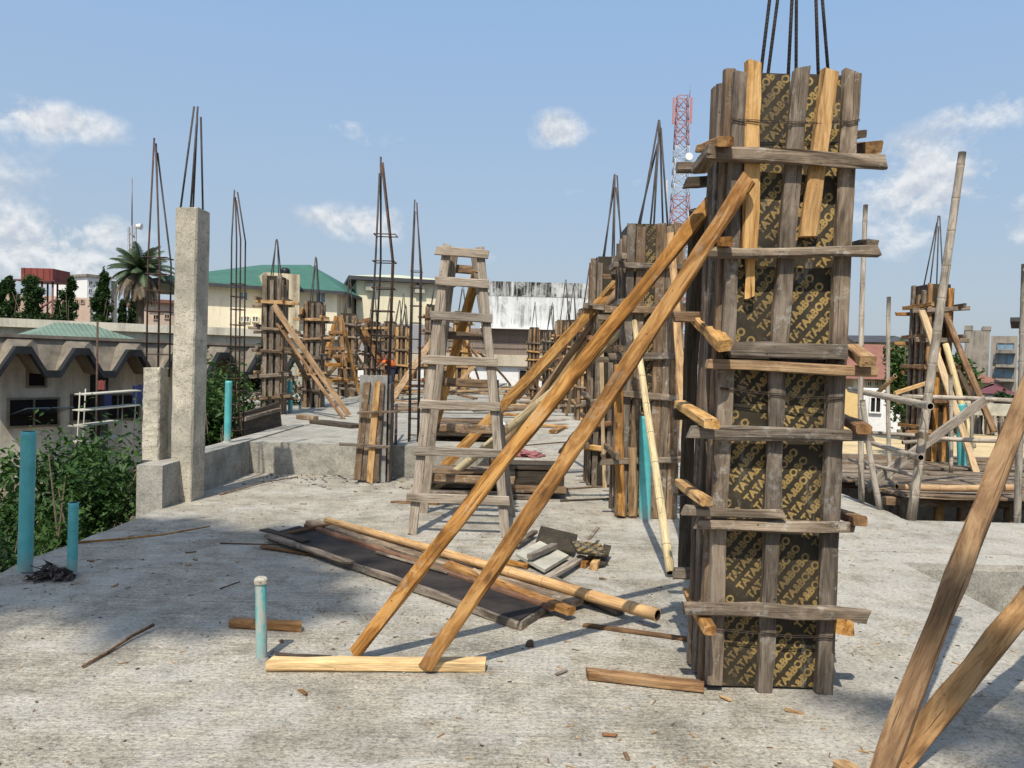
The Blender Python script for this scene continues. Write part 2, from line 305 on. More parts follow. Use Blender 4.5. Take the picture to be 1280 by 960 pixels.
M['palm'] = leafmat('palm leaflets', (0.025, 0.045, 0.022), (0.06, 0.095, 0.045), (0.11, 0.15, 0.07), 0.2)
M['palm_dead'] = plain('dead palm frond', (0.17, 0.135, 0.095), 0.9, 0.4, 3)
M['trunk'] = plain('tree bark', (0.11, 0.085, 0.06), 0.95, 0.4, 8.0, bumpk=0.6)
M['dead_leaf'] = plain('dry dark leaves', (0.075, 0.06, 0.055), 0.9, 0.5, 9)
M['chip'] = wood('wood chips', (0.25, 0.16, 0.09), (0.42, 0.30, 0.18), (0.07, 0.045, 0.025))
M['rust_brown'] = plain('rusty brown stone', (0.12, 0.08, 0.055), 0.95, 0.4, 20)
# ---------------------------------------------------------------- mesh builder
class MB:
    def __init__(s): s.v = []; s.f = []; s.m = []; s.sm = []
    def face(s, pts, mat=0, smooth=False):
        n = len(s.v); s.v.extend(V(p) for p in pts); s.f.append(list(range(n, n + len(pts)))); s.m.append(mat); s.sm.append(smooth)
    def box(s, c, size, R=None, mat=0, taper=1.0):
        c = V(c); hx, hy, hz = size[0] / 2, size[1] / 2, size[2] / 2; n = len(s.v)
        for z, t in ((-hz, 1.0), (hz, taper)):
            for x, y in ((-hx, -hy), (hx, -hy), (hx, hy), (-hx, hy)):
                p = V((x * t, y * t, z)); s.v.append(c + (R @ p if R else p))
        for q in ((3, 2, 1, 0), (4, 5, 6, 7), (0, 1, 5, 4), (1, 2, 6, 5), (2, 3, 7, 6), (3, 0, 4, 7)):
            s.f.append([n + i for i in q]); s.m.append(mat); s.sm.append(False)
    def tube(s, pts, rad, n=8, mat=0, caps=True, smooth=True, capmat=None):
        pts = [V(p) for p in pts]
        if not isinstance(rad, (list, tuple)): rad = [rad] * len(pts)
        base = len(s.v); ref = None
        for i, p in enumerate(pts):
            d = (pts[min(i + 1, len(pts) - 1)] - pts[max(i - 1, 0)]).normalized()
            if ref is None: ref = V((0, 0, 1)) if abs(d.z) < 0.9 else V((1, 0, 0))
            a = d.cross(ref)
            if a.length < 1e-4: a = d.cross(V((0, 1, 0)))
            a.normalize(); b = d.cross(a); ref = b.cross(d) if False else ref
            for k in range(n):
                t = 2 * pi * k / n; s.v.append(p + (a * cos(t) + b * sin(t)) * rad[i])
        for i in range(len(pts) - 1):
            for k in range(n):
                q = base + i * n; s.f.append([q + k, q + (k + 1) % n, q + n + (k + 1) % n, q + n + k]); s.m.append(mat); s.sm.append(smooth)
        if caps:
            cm = mat if capmat is None else capmat
            s.f.append([base + k for k in range(n)][::-1]); s.m.append(cm); s.sm.append(False)
            q = base + (len(pts) - 1) * n
            s.f.append([q + k for k in range(n)]); s.m.append(cm); s.sm.append(False)
    def mesh(s, name, mats):
        me = bpy.data.meshes.new(name); me.from_pydata([tuple(p) for p in s.v], [], s.f)
        for m in (mats if isinstance(mats, (list, tuple)) else [mats]): me.materials.append(m if not isinstance(m, str) else M[m])
        me.polygons.foreach_set('material_index', s.m); me.polygons.foreach_set('use_smooth', s.sm)
        me.update(); return me
    def build(s, name, mats, parent=None, mw=None, fix=False):
        me = s.mesh(name, mats)
        if fix:
            bm = bmesh.new(); bm.from_mesh(me); bmesh.ops.recalc_face_normals(bm, faces=bm.faces); bm.to_mesh(me); bm.free()
        return link(name, me, parent, mw)
WM = {}
def link(name, me, parent=None, mw=None):
    o = bpy.data.objects.new(name, me); COL.objects.link(o)
    mw = mw if mw is not None else Matrix.Identity(4)
    if parent is not None:
        o.parent = parent; o.matrix_basis = WM[parent.name].inverted() @ mw if parent.name in WM else mw
    else: o.matrix_basis = mw
    WM[o.name] = mw
    return o
def tag(o, label=None, cat=None, group=None, kind=None):
    if label: o['label'] = label
    if cat: o['category'] = cat
    if group: o['group'] = group
    if kind: o['kind'] = kind
    return o
def thing(name, loc, label, cat, group=None, rz=0.0):
    return tag(link(name, None, None, Matrix.Translation(V(loc)) @ Matrix.Rotation(rz, 4, 'Z')), label, cat, group)
def basis(p0, p1, n):
    x = (p1 - p0).normalized(); z = V(n) - x * x.dot(V(n))
    if z.length < 1e-3: z = V((1, 0, 0)) - x * x.x
    z.normalize(); y = z.cross(x)
    m = Matrix((x, y, z)).transposed().to_4x4(); m.translation = p0
    return m
def plank(name, p0, p1, w, t, mat, parent=None, n=(0, -1, 0), jit=0.006, bow=0.004, taper=1.0, skew=0.012):
    """sawn timber between two points: w across, t along the normal n; local X runs along the grain"""
    p0, p1 = V(p0), V(p1); L = (p1 - p0).length; mw = basis(p0, p1, n)
    k = max(3, min(14, int(L / 0.18))); c = min(0.007, t * 0.2); sk = (rnd.uniform(-skew, skew) * 2, rnd.uniform(-skew, skew) * 2); mb = MB(); ph = rnd.uniform(0, 6); b1 = rnd.uniform(-bow, bow) * L; b2 = rnd.uniform(-bow, bow) * L
    for i in range(k + 1):
        f = i / k; ww = w / 2 * (1 + (taper - 1) * f); tt = t / 2
        oy = sin(pi * f) * b1; oz = sin(pi * f) * b2
        prof = [(-ww + c, -tt), (ww - c, -tt), (ww, -tt + c), (ww, tt - c), (ww - c, tt), (-ww + c, tt), (-ww, tt - c), (-ww, -tt + c)]
        for q, (y, z) in enumerate(prof):
            x = f * L
            if i in (0, k): x += (y / w) * sk[i > 0] + rnd.uniform(-0.002, 0.002)
            j = jit * min(1, w / 0.06)
            mb.v.append(V((x, y + oy + rnd.uniform(-j, j) * 0.5, z + oz + rnd.uniform(-j, j) * 0.35)))
    for i in range(k):
        for q in range(8):
            a = i * 8; mb.f.append([a + q, a + 8 + q, a + 8 + (q + 1) % 8, a + (q + 1) % 8]); mb.m.append(0); mb.sm.append(False)
    mb.f.append(list(range(8))); mb.m.append(0); mb.sm.append(False)
    mb.f.append([k * 8 + q for q in range(8)][::-1]); mb.m.append(0); mb.sm.append(False)
    return mb.build(name, M[mat], parent, mw, fix=True)
def loglike(name, p0, p1, r0, r1, mat, parent=None, jit=0.12, n=10, bow=0.01):
    p0, p1 = V(p0), V(p1); L = (p1 - p0).length; mw = basis(p0, p1, (0, -1, 0.1)); mb = MB()
    k = max(4, int(L / 0.16)); b1, b2 = rnd.uniform(-bow, bow) * L, rnd.uniform(-bow, bow) * L
    for i in range(k + 1):
        f = i / k; r = r0 + (r1 - r0) * f
        for q in range(n):
            t = 2 * pi * q / n; rr = r * (1 + jit * (noise.noise(V((i * 0.7 + r0 * 90, cos(t) * 1.3, sin(t) * 1.3 + L)))))
            mb.v.append(V((f * L, cos(t) * rr + sin(pi * f) * b1, sin(t) * rr + sin(pi * f) * b2)))
    for i in range(k):
        for q in range(n): mb.f.append([i * n + q, i * n + n + q, i * n + n + (q + 1) % n, i * n + (q + 1) % n]); mb.m.append(0); mb.sm.append(True)
    mb.f.append(list(range(n))); mb.m.append(0); mb.sm.append(False); mb.f.append([k * n + q for q in range(n)][::-1]); mb.m.append(0); mb.sm.append(False)
    return mb.build(name, M[mat], parent, mw, fix=True)
def bamboo(name, p0, p1, r0, r1, mat, parent=None, step=0.36, hollow=True, bow=0.012):
    """pole with joints, a slight bend and open cut ends"""
    p0, p1 = V(p0), V(p1); L = (p1 - p0).length; mw = basis(p0, p1, (0, -1, 0.1)); mb = MB(); N = 12
    b1, b2 = rnd.uniform(-bow, bow) * L, rnd.uniform(-bow, bow) * L
    st = [0.0]; x = step * rnd.uniform(0.3, 0.8); rings = [(0, 1.0, 0)]
    while x < L - 0.06:
        rings += [(x - 0.03, 0.985, 0), (x - 0.006, 1.07, 0), (x, 1.0, 1), (x + 0.006, 1.05, 0), (x + 0.03, 0.985, 0)]
        x += step * rnd.uniform(0.85, 1.15)
    rings.append((L, 1.0, 0))
    for (x, k, m) in rings:
        f = x / L; r = (r0 + (r1 - r0) * f) * k
        for q in range(N):
            t = 2 * pi * q / N; mb.v.append(V((x, cos(t) * r + sin(pi * f) * b1, sin(t) * r + sin(pi * f) * b2)))
    for i in range(len(rings) - 1):
        mm = 1 if rings[i][2] else 0
        for q in range(N): mb.f.append([i * N + q, i * N + N + q, i * N + N + (q + 1) % N, i * N + (q + 1) % N]); mb.m.append(mm); mb.sm.append(True)
    for e, s in ((0, 1), (len(rings) - 1, -1)):     # wall thickness and dark hollow
        r = (r0 if e == 0 else r1) * 0.8; xx = rings[e][0]; n0 = len(mb.v)
        for dx in (0, 0.05):
            for q in range(N):
                t = 2 * pi * q / N; mb.v.append(V((xx + s * dx, cos(t) * r, sin(t) * r)))
        for q in range(N):
            a, b = e * N + q, e * N + (q + 1) % N; c, d = n0 + q, n0 + (q + 1) % N
            mb.f.append([a, b, d, c]); mb.m.append(0); mb.sm.append(False)
            mb.f.append([c, d, d + N, c + N]); mb.m.append(2); mb.sm.append(False)
        mb.f.append([n0 + N + q for q in range(N)]); mb.m.append(2); mb.sm.append(False)
    return mb.build(name, [M[mat], M['node'], M['hollow']], parent, mw, fix=False)
def rod(name, p0, p1, r, mat, parent=None, n=6):
    p0, p1 = V(p0), V(p1); mb = MB(); L = (p1 - p0).length
    mb.tube([(0, 0, 0), (L, 0, 0)], r, n); return mb.build(name, M[mat], parent, basis(p0, p1, (0, -1, 0.1)), fix=True)
def tubes(name, lines, r, mat, parent=None, n=6):
    mb = MB()
    for l in lines: mb.tube(l, r, n)
    return mb.build(name, M[mat], parent)
SUNK = (0.15, 0.66)          # ground shift of a shadow per metre of height
# ================================================================ SETTING: ground and slabs
def cells(name, xs, ys, filled, ztop, zbot, mat, jitter=None, kind='structure'):
    """plate made of rectangular cells: one watertight sheet with sides only where it ends"""
    mb = MB(); idx = {}
    def vert(i, j, z):
        k = (i, j, z)
        if k not in idx:
            x, y = xs[i], ys[j]
            if jitter: x, y = jitter(x, y, z)
            idx[k] = len(mb.v); mb.v.append(V((x, y, z)))
        return idx[k]
    nx, ny = len(xs) - 1, len(ys) - 1
    on = lambda i, j: 0 <= i < nx and 0 <= j < ny and filled((xs[i] + xs[i + 1]) / 2, (ys[j] + ys[j + 1]) / 2)
    def add(*q): mb.f.append(list(q)); mb.m.append(0); mb.sm.append(False)
    for i in range(nx):
        for j in range(ny):
            if not on(i, j): continue
            a, b, c, d = (i, j), (i + 1, j), (i + 1, j + 1), (i, j + 1)
            T = lambda p: vert(*p, ztop); B = lambda p: vert(*p, zbot)
            add(T(a), T(b), T(c), T(d)); add(B(d), B(c), B(b), B(a))
            if not on(i, j - 1): add(B(a), B(b), T(b), T(a))
            if not on(i + 1, j): add(B(b), B(c), T(c), T(b))
            if not on(i, j + 1): add(B(c), B(d), T(d), T(c))
            if not on(i - 1, j): add(B(d), B(a), T(a), T(d))
    return tag(mb.build(name, M[mat]), kind=kind)
gm = MB(); gm.face([(-500, -300, -3), (500, -300, -3), (500, 700, -3), (-500, 700, -3)])
tag(gm.build('ground', M['earth']), kind='structure')
ysl = [-1.5 + 0.2 * i for i in range(71)]
ysl = [y for y in ysl if min(abs(y - 4.2), abs(y - 6.5), abs(y - 8.4)) > 0.09] + [4.2, 6.5, 8.4, 16, 20, 26, 34, 46]
ysl.sort()
def edgejit(x, y, z):
    if abs(x + 3.65) < 1e-3: x += 0.05 * noise.noise(V((y * 2.3, 1.7, z))) + 0.025 * noise.noise(V((y * 9, 3, z * 3)))
    if abs(x - 4.4) < 1e-3: x += 0.05 * noise.noise(V((y * 2.3, 9.7, z)))
    return x, y
cells('floor_slab', [-3.65, -1.5, 1.5, 3.35, 4.4, 6.5, 10], ysl,
      lambda x, y: not (3.35 < x < 6.5 and 4.2 < y < 6.5) and not (x > 4.4 and y > 8.4), 0, -0.55, 'slab', edgejit)
cells('raised_floor_slab', [-8, -5.6, -3.62, -0.3], [10.6, 13.5, 20, 46],
      lambda x, y: not (x < -3.62 and y < 13.5) and not (x < -5.6 and y < 20), 0.43, 0.003, 'beam')
# edge beam that carries the two short columns, and its landing on the slab edge
cells('edge_beam', [-3.87, -3.6], [7.95 + 0.2 * i for i in range(28)], lambda x, y: True, 0.45, -0.8, 'beam',
      lambda x, y, z: (x + 0.012 * noise.noise(V((y * 5, z, 1))), y))
# sunk lower landing seen through the floor opening
cells('lower_landing', [3.2, 6.7], [4.0, 6.7], lambda x, y: True, -0.9, -1.1, 'beam')

# ================================================================ printing on the plywood
def text_geo(body, size):
    cu = bpy.data.curves.new('lettering', 'FONT'); cu.body = body; cu.size = size; cu.resolution_u = 3; cu.offset = size * 0.05
    cu.space_character = 1.0
    o = bpy.data.objects.new('lettering', cu); COL.objects.link(o)
    dg = bpy.context.evaluated_depsgraph_get(); me = o.evaluated_get(dg).to_mesh()
    vs = [v.co.copy() for v in me.vertices]; fs = [list(p.vertices) for p in me.polygons]
    o.evaluated_get(dg).to_mesh_clear(); bpy.data.objects.remove(o); bpy.data.curves.remove(cu)
    return vs, fs
TXT = {}
def printed_panel(name, w, h, t, parent, mw, size=0.053, ang=52, pitch=0.064, shift=0.0, ragged_top=False):
    """plywood sheet in its own XZ plane (x 0..w, z 0..h, face at y=0 looking along -y) with the diagonal lettering printed on it"""
    if size not in TXT: TXT[size] = text_geo('TATA&BOBO', size)
    vs, fs = TXT[size]; wid = max(v.x for v in vs); a = radians(ang); bm = bmesh.new()
    per = wid * 1.15; px = pitch / cos(a)
    rows = int((h + w * math.tan(a)) / px) + 4
    for r in range(-int(w * math.tan(a) / px) - 3, rows):
        z0 = r * px
        for k in range(-2, int((w / cos(a)) / per) + 4):
            s = k * per + (-z0 * sin(a) + shift) % per - per          # starts line up one above the other
            ox, oz = s * cos(a), z0 + s * sin(a)
            if ox > w or ox + wid * cos(a) < 0 or oz > h or oz + wid * sin(a) < -0.1: continue
            nv = []
            for v in vs:
                x, y = v.x, v.y
                nv.append(bm.verts.new((ox + x * cos(a) - y * sin(a), -0.0012, oz + x * sin(a) + y * cos(a))))
            for f in fs:
                try: bm.faces.new([nv[i] for i in f])
                except ValueError: pass
    for co, no in (((0.004, 0, 0), (-1, 0, 0)), ((w - 0.004, 0, 0), (1, 0, 0)), ((0, 0, 0.006), (0, 0, -1)), ((0, 0, h - 0.006), (0, 0, 1))):
        bmesh.ops.bisect_plane(bm, geom=bm.verts[:] + bm.edges[:] + bm.faces[:], plane_co=co, plane_no=no, clear_outer=True)
    mb = MB()
    bm.verts.ensure_lookup_table(); bm.verts.index_update()
    off = len(mb.v); mb.v.extend(v.co.copy() for v in bm.verts)
    for f in bm.faces:
        q = [off + v.index for v in f.verts]
        f.normal_update()
        if f.normal.y > 0: q.reverse()
        mb.f.append(q); mb.m.append(1); mb.sm.append(False)
    bm.free()
    mb.box((w / 2, t / 2, h / 2), (w, t, h))
    return mb.build(name, [M['ply'], M['print']], parent, mw)
T4 = Matrix.Translation
def slabbox(name, c, size, mat, parent=None):
    mb = MB(); mb.box((0, 0, 0), size); return mb.build(name, M[mat] if isinstance(mat, str) else mat, parent, T4(V(c)))

# ================================================================ the near shuttered column
FA = 3.80
root = thing('column_formwork', (1.33, 4.1, 0), 'tall near column shutter of black printed plywood, grey studs and wooden yokes', 'formwork', 'column shutters on the slab')
A = root
b_l, t_l = P(891, 862, FA), P(925, 85, FA)
b_m, b_r, t_r = P(955, 868, FA), P(1029, 868, FA), P(1065, 88, FA)
HT = t_r.z
def seg(u0, v0, u1, v1, y0=FA - 0.0, y1=None, **kw): return P(u0, v0, y0), P(u1, v1, y1 if y1 else y0)
def stud(u0, v0, u1, v1, mat, w=0.078, y=FA, t=0.05, lift=0.0):
    p0, p1 = P(u0, v0, y), P(u1, v1, y)
    if p0.z < 0.05: p0.z = 0.004 + lift
    return plank('stud', p0, p1, w, t, mat, A, bow=0.003, jit=0.012)
stud(891, 862, 907, 452, 'grey', lift=0.03); stud(909, 440, 925, 92, 'grey', 0.062)
stud(955, 868, 971, 452, 'grey'); stud(973, 440, 1001, 86, 'grey')
stud(1029, 868, 1045, 452, 'grey', 0.082); stud(1047, 440, 1064, 90, 'grey', 0.078)
stud(936, 312, 942, 78, 'fresh', 0.075, FA - 0.003)
stud(937, 372, 938, 318, 'fresh', 0.045, FA - 0.005, 0.03)
stud(1009, 296, 1038, 89, 'fresh', 0.078, FA - 0.012)
# plywood sheets between the studs (lower and upper lift, left and right of the middle stud); the sheets follow the slight lean of the studs
def sheet(u0, v0, u1, v1, shift):
    y = FA + 0.027
    a, b, d = P(u0[0], v0, y), P(u1[0], v0, y), P(u0[1], v1, y)
    a.z = max(a.z, 0.012)
    x = V((1, 0, 0)); z = (d - a).normalized(); yv = z.cross(x).normalized()
    mw = Matrix((x, yv, z)).transposed().to_4x4(); mw.translation = a
    return printed_panel('plywood_panel', (b - a).x, (d - a).length, 0.016, A, mw, shift=shift)
sheet((889, 905), 862, (956, 972), 452, 0.10)
sheet((958.5, 974), 864, (1036, 1050), 452, 0.33)
sheet((905, 924), 447, (972, 1000), 90, 0.22)
sheet((974.5, 1002), 447, (1053, 1068), 92, 0.46)
# side and back sheets
XL, XR = P(884, 700, FA + 0.05).x, P(1040, 700, FA).x + 0.05
def skew_panel(name, x0, x1, y, lean, mat):
    mb = MB(); z1 = HT - 0.03
    mb.v += [V((x0, y[0], 0.01)), V((x1, y[0], 0.01)), V((x1, y[1], 0.01)), V((x0, y[1], 0.01)),
             V((x0 + lean, y[0], z1)), V((x1 + lean, y[0], z1)), V((x1 + lean, y[1], z1)), V((x0 + lean, y[1], z1))]
    for q in ((3, 2, 1, 0), (4, 5, 6, 7), (0, 1, 5, 4), (1, 2, 6, 5), (2, 3, 7, 6), (3, 0, 4, 7)):
        mb.f.append(list(q)); mb.m.append(0); mb.sm.append(False)
    return mb.build(name, M[mat], A)
b0 = P(891, 862, FA + 0.05).x - 0.02; lean = t_l.x - b_l.x
br = P(1036, 862, FA + 0.05).x - 0.062
skew_panel('side_panel', b0, b0 + 0.016, (FA + 0.045, 4.12), lean, 'ply')
skew_panel('side_panel', br, br + 0.016, (FA + 0.045, 4.12), lean, 'ply')
skew_panel('back_panel', b0 + 0.02, br - 0.004, (4.125, 4.141), lean, 'ply')
skew_panel('concrete_core', b0 + 0.05, br - 0.03, (FA + 0.08, 4.09), lean, 'cement')
for y, m in ((FA + 0.045, 'brown'), (3.965, 'grey'), (4.075, 'brown')):
    plank('stud', (b0 - 0.026, y + 0.03, 0.02), (b0 - 0.026 + lean, y + 0.03, HT + 0.03 - rnd.uniform(0, 0.04)), 0.07, 0.048, m, A, n=(-1, 0, 0), bow=0.002)
    plank('stud', (br + 0.043, y + 0.03, 0.02), (br + 0.043 + lean, y + 0.03, HT - 0.06), 0.07, 0.048, m, A, n=(1, 0, 0), bow=0.002)
for fx in (0.1, 0.5, 0.9):
    x = b0 + (br - b0) * fx
    plank('stud', (x, 4.168, 0.01), (x + lean, 4.168, HT - 0.05), 0.08, 0.048, 'grey', A, n=(0, 1, 0), bow=0.002)
# front yokes
YW = FA - 0.055
def wale(u0, v0, u1, v1, mat, w=0.06, y=YW, t=0.055, y1=None, tp=1.0):
    return plank('yoke', P(u0, v0, y), P(u1, v1, y1 or y), w, t, mat, A, bow=0.007, taper=tp, jit=0.018, skew=0.018)
wale(884, 191, 1105, 203, 'grey', 0.062)
wale(884, 317, 1096, 313, 'grey', 0.05)
wale(910, 437, 1057, 440, 'grey', 0.068)
wale(884, 454, 1094, 464, 'fresh', 0.05, YW - 0.004)
wale(862, 540, 1088, 545, 'grey', 0.062, tp=0.75)
wale(855, 638, 979, 643, 'grey', 0.042, YW - 0.01)
wale(870, 655, 1066, 659, 'grey', 0.054)
wale(854, 760, 1084, 769, 'grey', 0.066, tp=0.85)
# yokes along the two sides, their sawn ends sticking out towards the front
def side(u0, v0, y0, u1, v1, y1, mat, w=0.06, t=0.05, n=(0, 0, 1)):
    return plank('yoke', P(u0, v0, y0), P(u1, v1, y1), w, t, mat, A, n=n, bow=0.004, jit=0.01, skew=0.015)
side(907, 177, 3.66, 878, 186, 4.3, 'raker', 0.075, 0.045)
side(908, 302, 3.66, 876, 312, 4.3, 'raker', 0.07, 0.045)
side(874, 212, 3.95, 893, 187, 3.72, 'grey', 0.07, 0.05)
side(846, 209, 4.24, 905, 208, 4.24, 'grey', 0.055, 0.05, (0, -1, 0))
side(856, 229, 4.26, 905, 226, 4.26, 'dark', 0.06, 0.05, (0, -1, 0))
side(906, 432, 3.60, 873, 399, 4.3, 'fresh', 0.075, 0.055)
side(890, 530, 3.60, 851, 506, 4.3, 'fresh', 0.07, 0.045)
side(884, 628, 3.60, 851, 603, 4.3, 'fresh', 0.065, 0.04)
side(887, 788, 3.60, 861, 740, 4.3, 'raker', 0.06, 0.045)
for v, m in ((517, 'dark'), (612, 'grey'), (396, 'brown'), (716, 'grey')):
    side(842, v, 4.22, 1010, v + 4, 4.22, m, 0.058, 0.05, (0, 1, 0))
side(1085, 452, 3.62, 1048, 424, 4.35, 'fresh', 0.075, 0.05)
side(1080, 537, 3.62, 1050, 522, 4.4, 'raker', 0.07, 0.045)
side(1076, 651, 3.64, 1046, 640, 4.45, 'raker', 0.065, 0.045)
side(1056, 785, 3.68, 1028, 760, 4.5, 'raker', 0.075, 0.07)
side(1092, 184, 3.74, 1060, 186, 4.5, 'rough', 0.075, 0.06)
side(1077, 167, 4.0, 1062, 170, 4.5, 'grey', 0.05, 0.04)
side(1090, 305, 3.74, 1055, 309, 4.5, 'grey', 0.06, 0.045)
# tie wires and steel bars
for (u0, v0, u1, v1) in ((914, 150, 1075, 152), (900, 486, 1056, 499), (889, 786, 1042, 797)):
    y = FA - 0.032; a, b = P(u0, v0, y), P(u1, v1, y); pts = []
    for i in range(13):
        f = i / 12; p = a.lerp(b, f); p.z -= 0.012 * sin(pi * f) + rnd.uniform(-1, 1) * 0.004; p.y -= abs(rnd.uniform(0, 0.004)); pts.append(p)
    tubes('tie_wire', [pts, [p + V((0, 0.001, 0.006 + 0.004 * rnd.random())) for p in pts]], 0.0022, 'wire', A, 5)
for i, (u0, u1, yy) in enumerate(((950, 962, 3.9), (959, 972, 4.05), (985, 990, 3.9), (995, 995.5, 4.05), (1023, 1020, 3.9), (1036, 1028, 4.05))):
    p0, p1 = P(u0, 100, yy), P(u1, 0, yy); d = (p1 - p0) / (p1.z - p0.z)
    rod('reinforcing_bar', p0 - d * 0.3, p0 + d * 1.6, 0.0088, 'rebar', A, 8)

# ================================================================ other shuttered columns
def formwork(label, x, y, w, d, z0, z1, seed, mats, levels, rebar=None, letters=False, near=False, nb=6, extra=None, over=0.16):
    r = random.Random(seed)
    root = thing('column_formwork', (x, y, z0), label, 'formwork', 'column shutters on the slab')
    H = z1 - z0; yf, yb = y - d / 2, y + d / 2; xl, xr = x - w / 2, x + w / 2; g = 0.0
    if letters: printed_panel('plywood_panel', w - 0.04, H - 0.05, 0.016, root, T4(V((xl + 0.02, yf, z0 + 0.02))), shift=r.random())
    else: slabbox('plywood_panel', (x, yf + 0.008, z0 + H / 2), (w - 0.04, 0.016, H - 0.05), 'ply', root)
    slabbox('plywood_panel', (x, yb - 0.008, z0 + H / 2), (w - 0.04, 0.016, H - 0.05), 'ply', root)
    for sx in (xl + 0.009, xr - 0.009): slabbox('plywood_panel', (sx, y, z0 + H / 2 - 0.004), (0.016, d - 0.04, H - 0.06), 'ply', root)
    slabbox('concrete_core', (x, y, z0 + H / 2 - 0.1), (w - 0.08, d - 0.08, H - 0.2), 'cement', root)
    for i, fx in enumerate((0.05, 0.24, 0.62, 0.78, 0.95) if w > 0.5 else (0.1, 0.5, 0.9)):
        px = xl + w * fx
        plank('stud', (px, yf - 0.026, z0 + 0.005), (px + r.uniform(-.01, .01), yf - 0.026, z1 - r.uniform(0, 0.12)), r.uniform(0.065, 0.10), 0.048, r.choice(mats), root, bow=0.002)
    for fy in (0.08, 0.5, 0.92):
        py = yf + d * fy
        plank('stud', (xl - 0.026, py, z0 + 0.005), (xl - 0.026, py, z1 - r.uniform(0.0, 0.2)), 0.08, 0.048, r.choice(mats), root, n=(-1, 0, 0), bow=0.002)
        plank('stud', (xr + 0.026, py, z0 + 0.005), (xr + 0.026, py, z1 - r.uniform(0.0, 0.2)), 0.08, 0.048, r.choice(mats), root, n=(1, 0, 0), bow=0.002)
    for z in levels:
        z += z0
        o1, o2 = r.uniform(0.5, 1.5) * over, r.uniform(0.5, 1.5) * over; tl = r.uniform(-0.05, 0.05)
        plank('yoke', (xl - o1, yf - 0.08, z - tl), (xr + o2, yf - 0.08, z + tl), r.uniform(0.05, 0.075), 0.05, r.choice(mats + ['fresh', 'grey']), root, jit=0.01)
        plank('yoke', (xl - o2, yb + 0.055, z - 0.05), (xr + o1, yb + 0.055, z - 0.03), 0.065, 0.05, r.choice(mats), root, n=(0, 1, 0), jit=0.01)
        plank('yoke', (xl - 0.08, yf - 0.2 - r.uniform(0, 0.15), z + 0.065), (xl - 0.08, yb + 0.16, z + 0.06), 0.065, 0.05, r.choice(mats + ['fresh']), root, n=(-1, 0, 0), jit=0.01)
        plank('yoke', (xr + 0.08, yf - 0.16 - r.uniform(0, 0.15), z + 0.065), (xr + 0.08, yb + 0.16, z + 0.06), 0.065, 0.05, r.choice(mats + ['fresh']), root, n=(1, 0, 0), jit=0.01)
    if rebar:
        for i in range(nb):
            bx = xl + w * (0.15 + 0.7 * (i % (nb // 2)) / max(1, nb // 2 - 1)); by = y + (d * 0.3 if i >= nb // 2 else -d * 0.3)
            tx = x + (bx - x) * 0.07 + r.uniform(-.012, .012) + (extra or 0); ty = y + (by - y) * 0.07
            rod('reinforcing_bar', (bx, by, z1 - 0.4), (tx, ty, rebar - r.uniform(0, 0.25) * (i > 1)), 0.0105 if near else 0.012, 'rebar', root, 6)
    return root
L6 = (0.45, 0.95, 1.42, 1.82, 2.2, 2.62)
formwork('tall column shutter right behind the teal pipe and pale bamboo prop', 1.46, 8.42, 0.56, 0.55, 0, 3.14, 3, ['grey', 'brown', 'grey'], (0.62, 1.3, 1.72, 2.2, 2.66), 4.28, True, True, 6, 0.06)
formwork('reddish column shutter just behind the one with the teal pipe', 1.33, 10.5, 0.5, 0.5, 0, 3.08, 8, ['brown', 'red', 'grey'], (0.5, 0.85, 1.15, 1.9, 2.35), 4.2, False, True, 6)
formwork('distant reddish brown column shutter with three thin bars above it', 2.2, 22.8, 0.55, 0.55, 0, 3.3, 21, ['red', 'brown', 'fresh'], L6, 4.55, nb=4)
formwork('far small column shutter beside the white stained hall wall', 1.85, 28.0, 0.55, 0.55, 0, 3.25, 22, ['fresh', 'brown'], L6, 4.7, nb=4)
formwork('farthest column shutter of the right row, half hidden by rakers', 1.62, 34.0, 0.5, 0.5, 0, 3.1, 23, ['brown', 'grey'], L6, 4.2, nb=4)
formwork('brown column shutter with a long fresh raker, in front of the stair tower', -4.95, 16.0, 0.34, 0.36, 0.43, 3.3, 31, ['grey', 'brown', 'grey'], (0.35, 0.8, 1.3, 1.75, 2.3), 4.05, nb=4, over=0.3)
formwork('column shutter in front of the green roofed building corner', -4.80, 18.6, 0.34, 0.36, 0.43, 3.0, 32, ['brown', 'grey'], (0.4, 0.8, 1.2, 1.65, 2.1), 4.05, nb=4, over=0.25)
formwork('grey distant column shutter behind the far trestle ladder', -5.3, 24.8, 0.45, 0.45, 0.43, 3.1, 33, ['grey', 'brown'], (0.4, 0.9, 1.4, 1.9, 2.3), 4.3, nb=4, over=0.25)
formwork('distant column shutter with crossed poles nailed to its yokes', -5.0, 27.5, 0.45, 0.45, 0.43, 3.0, 34, ['grey', 'brown'], (0.4, 0.9, 1.4, 1.9, 2.3), 4.2, nb=4, over=0.25)
formwork('far column shutter seen through the left side of the ladder', -2.75, 27.0, 0.55, 0.5, 0.43, 3.6, 35, ['brown', 'red', 'grey'], (0.5, 1.0, 1.6, 2.2, 2.7), 4.6, nb=4, over=0.25)
formwork('far column shutter seen through the middle of the ladder', -2.0, 30.0, 0.55, 0.5, 0.43, 3.6, 36, ['brown', 'fresh'], (0.5, 1.0, 1.6, 2.2, 2.7), 4.6, nb=4, over=0.25)
formwork('column shutter behind the bamboo scaffold on the timber deck', 6.98, 12.9, 0.40, 0.42, 0.17, 3.12, 41, ['grey', 'raker', 'brown', 'raker'], (0.5, 1.0, 1.5, 2.0, 2.5), 4.25, nb=4, over=0.22, extra=0.05)

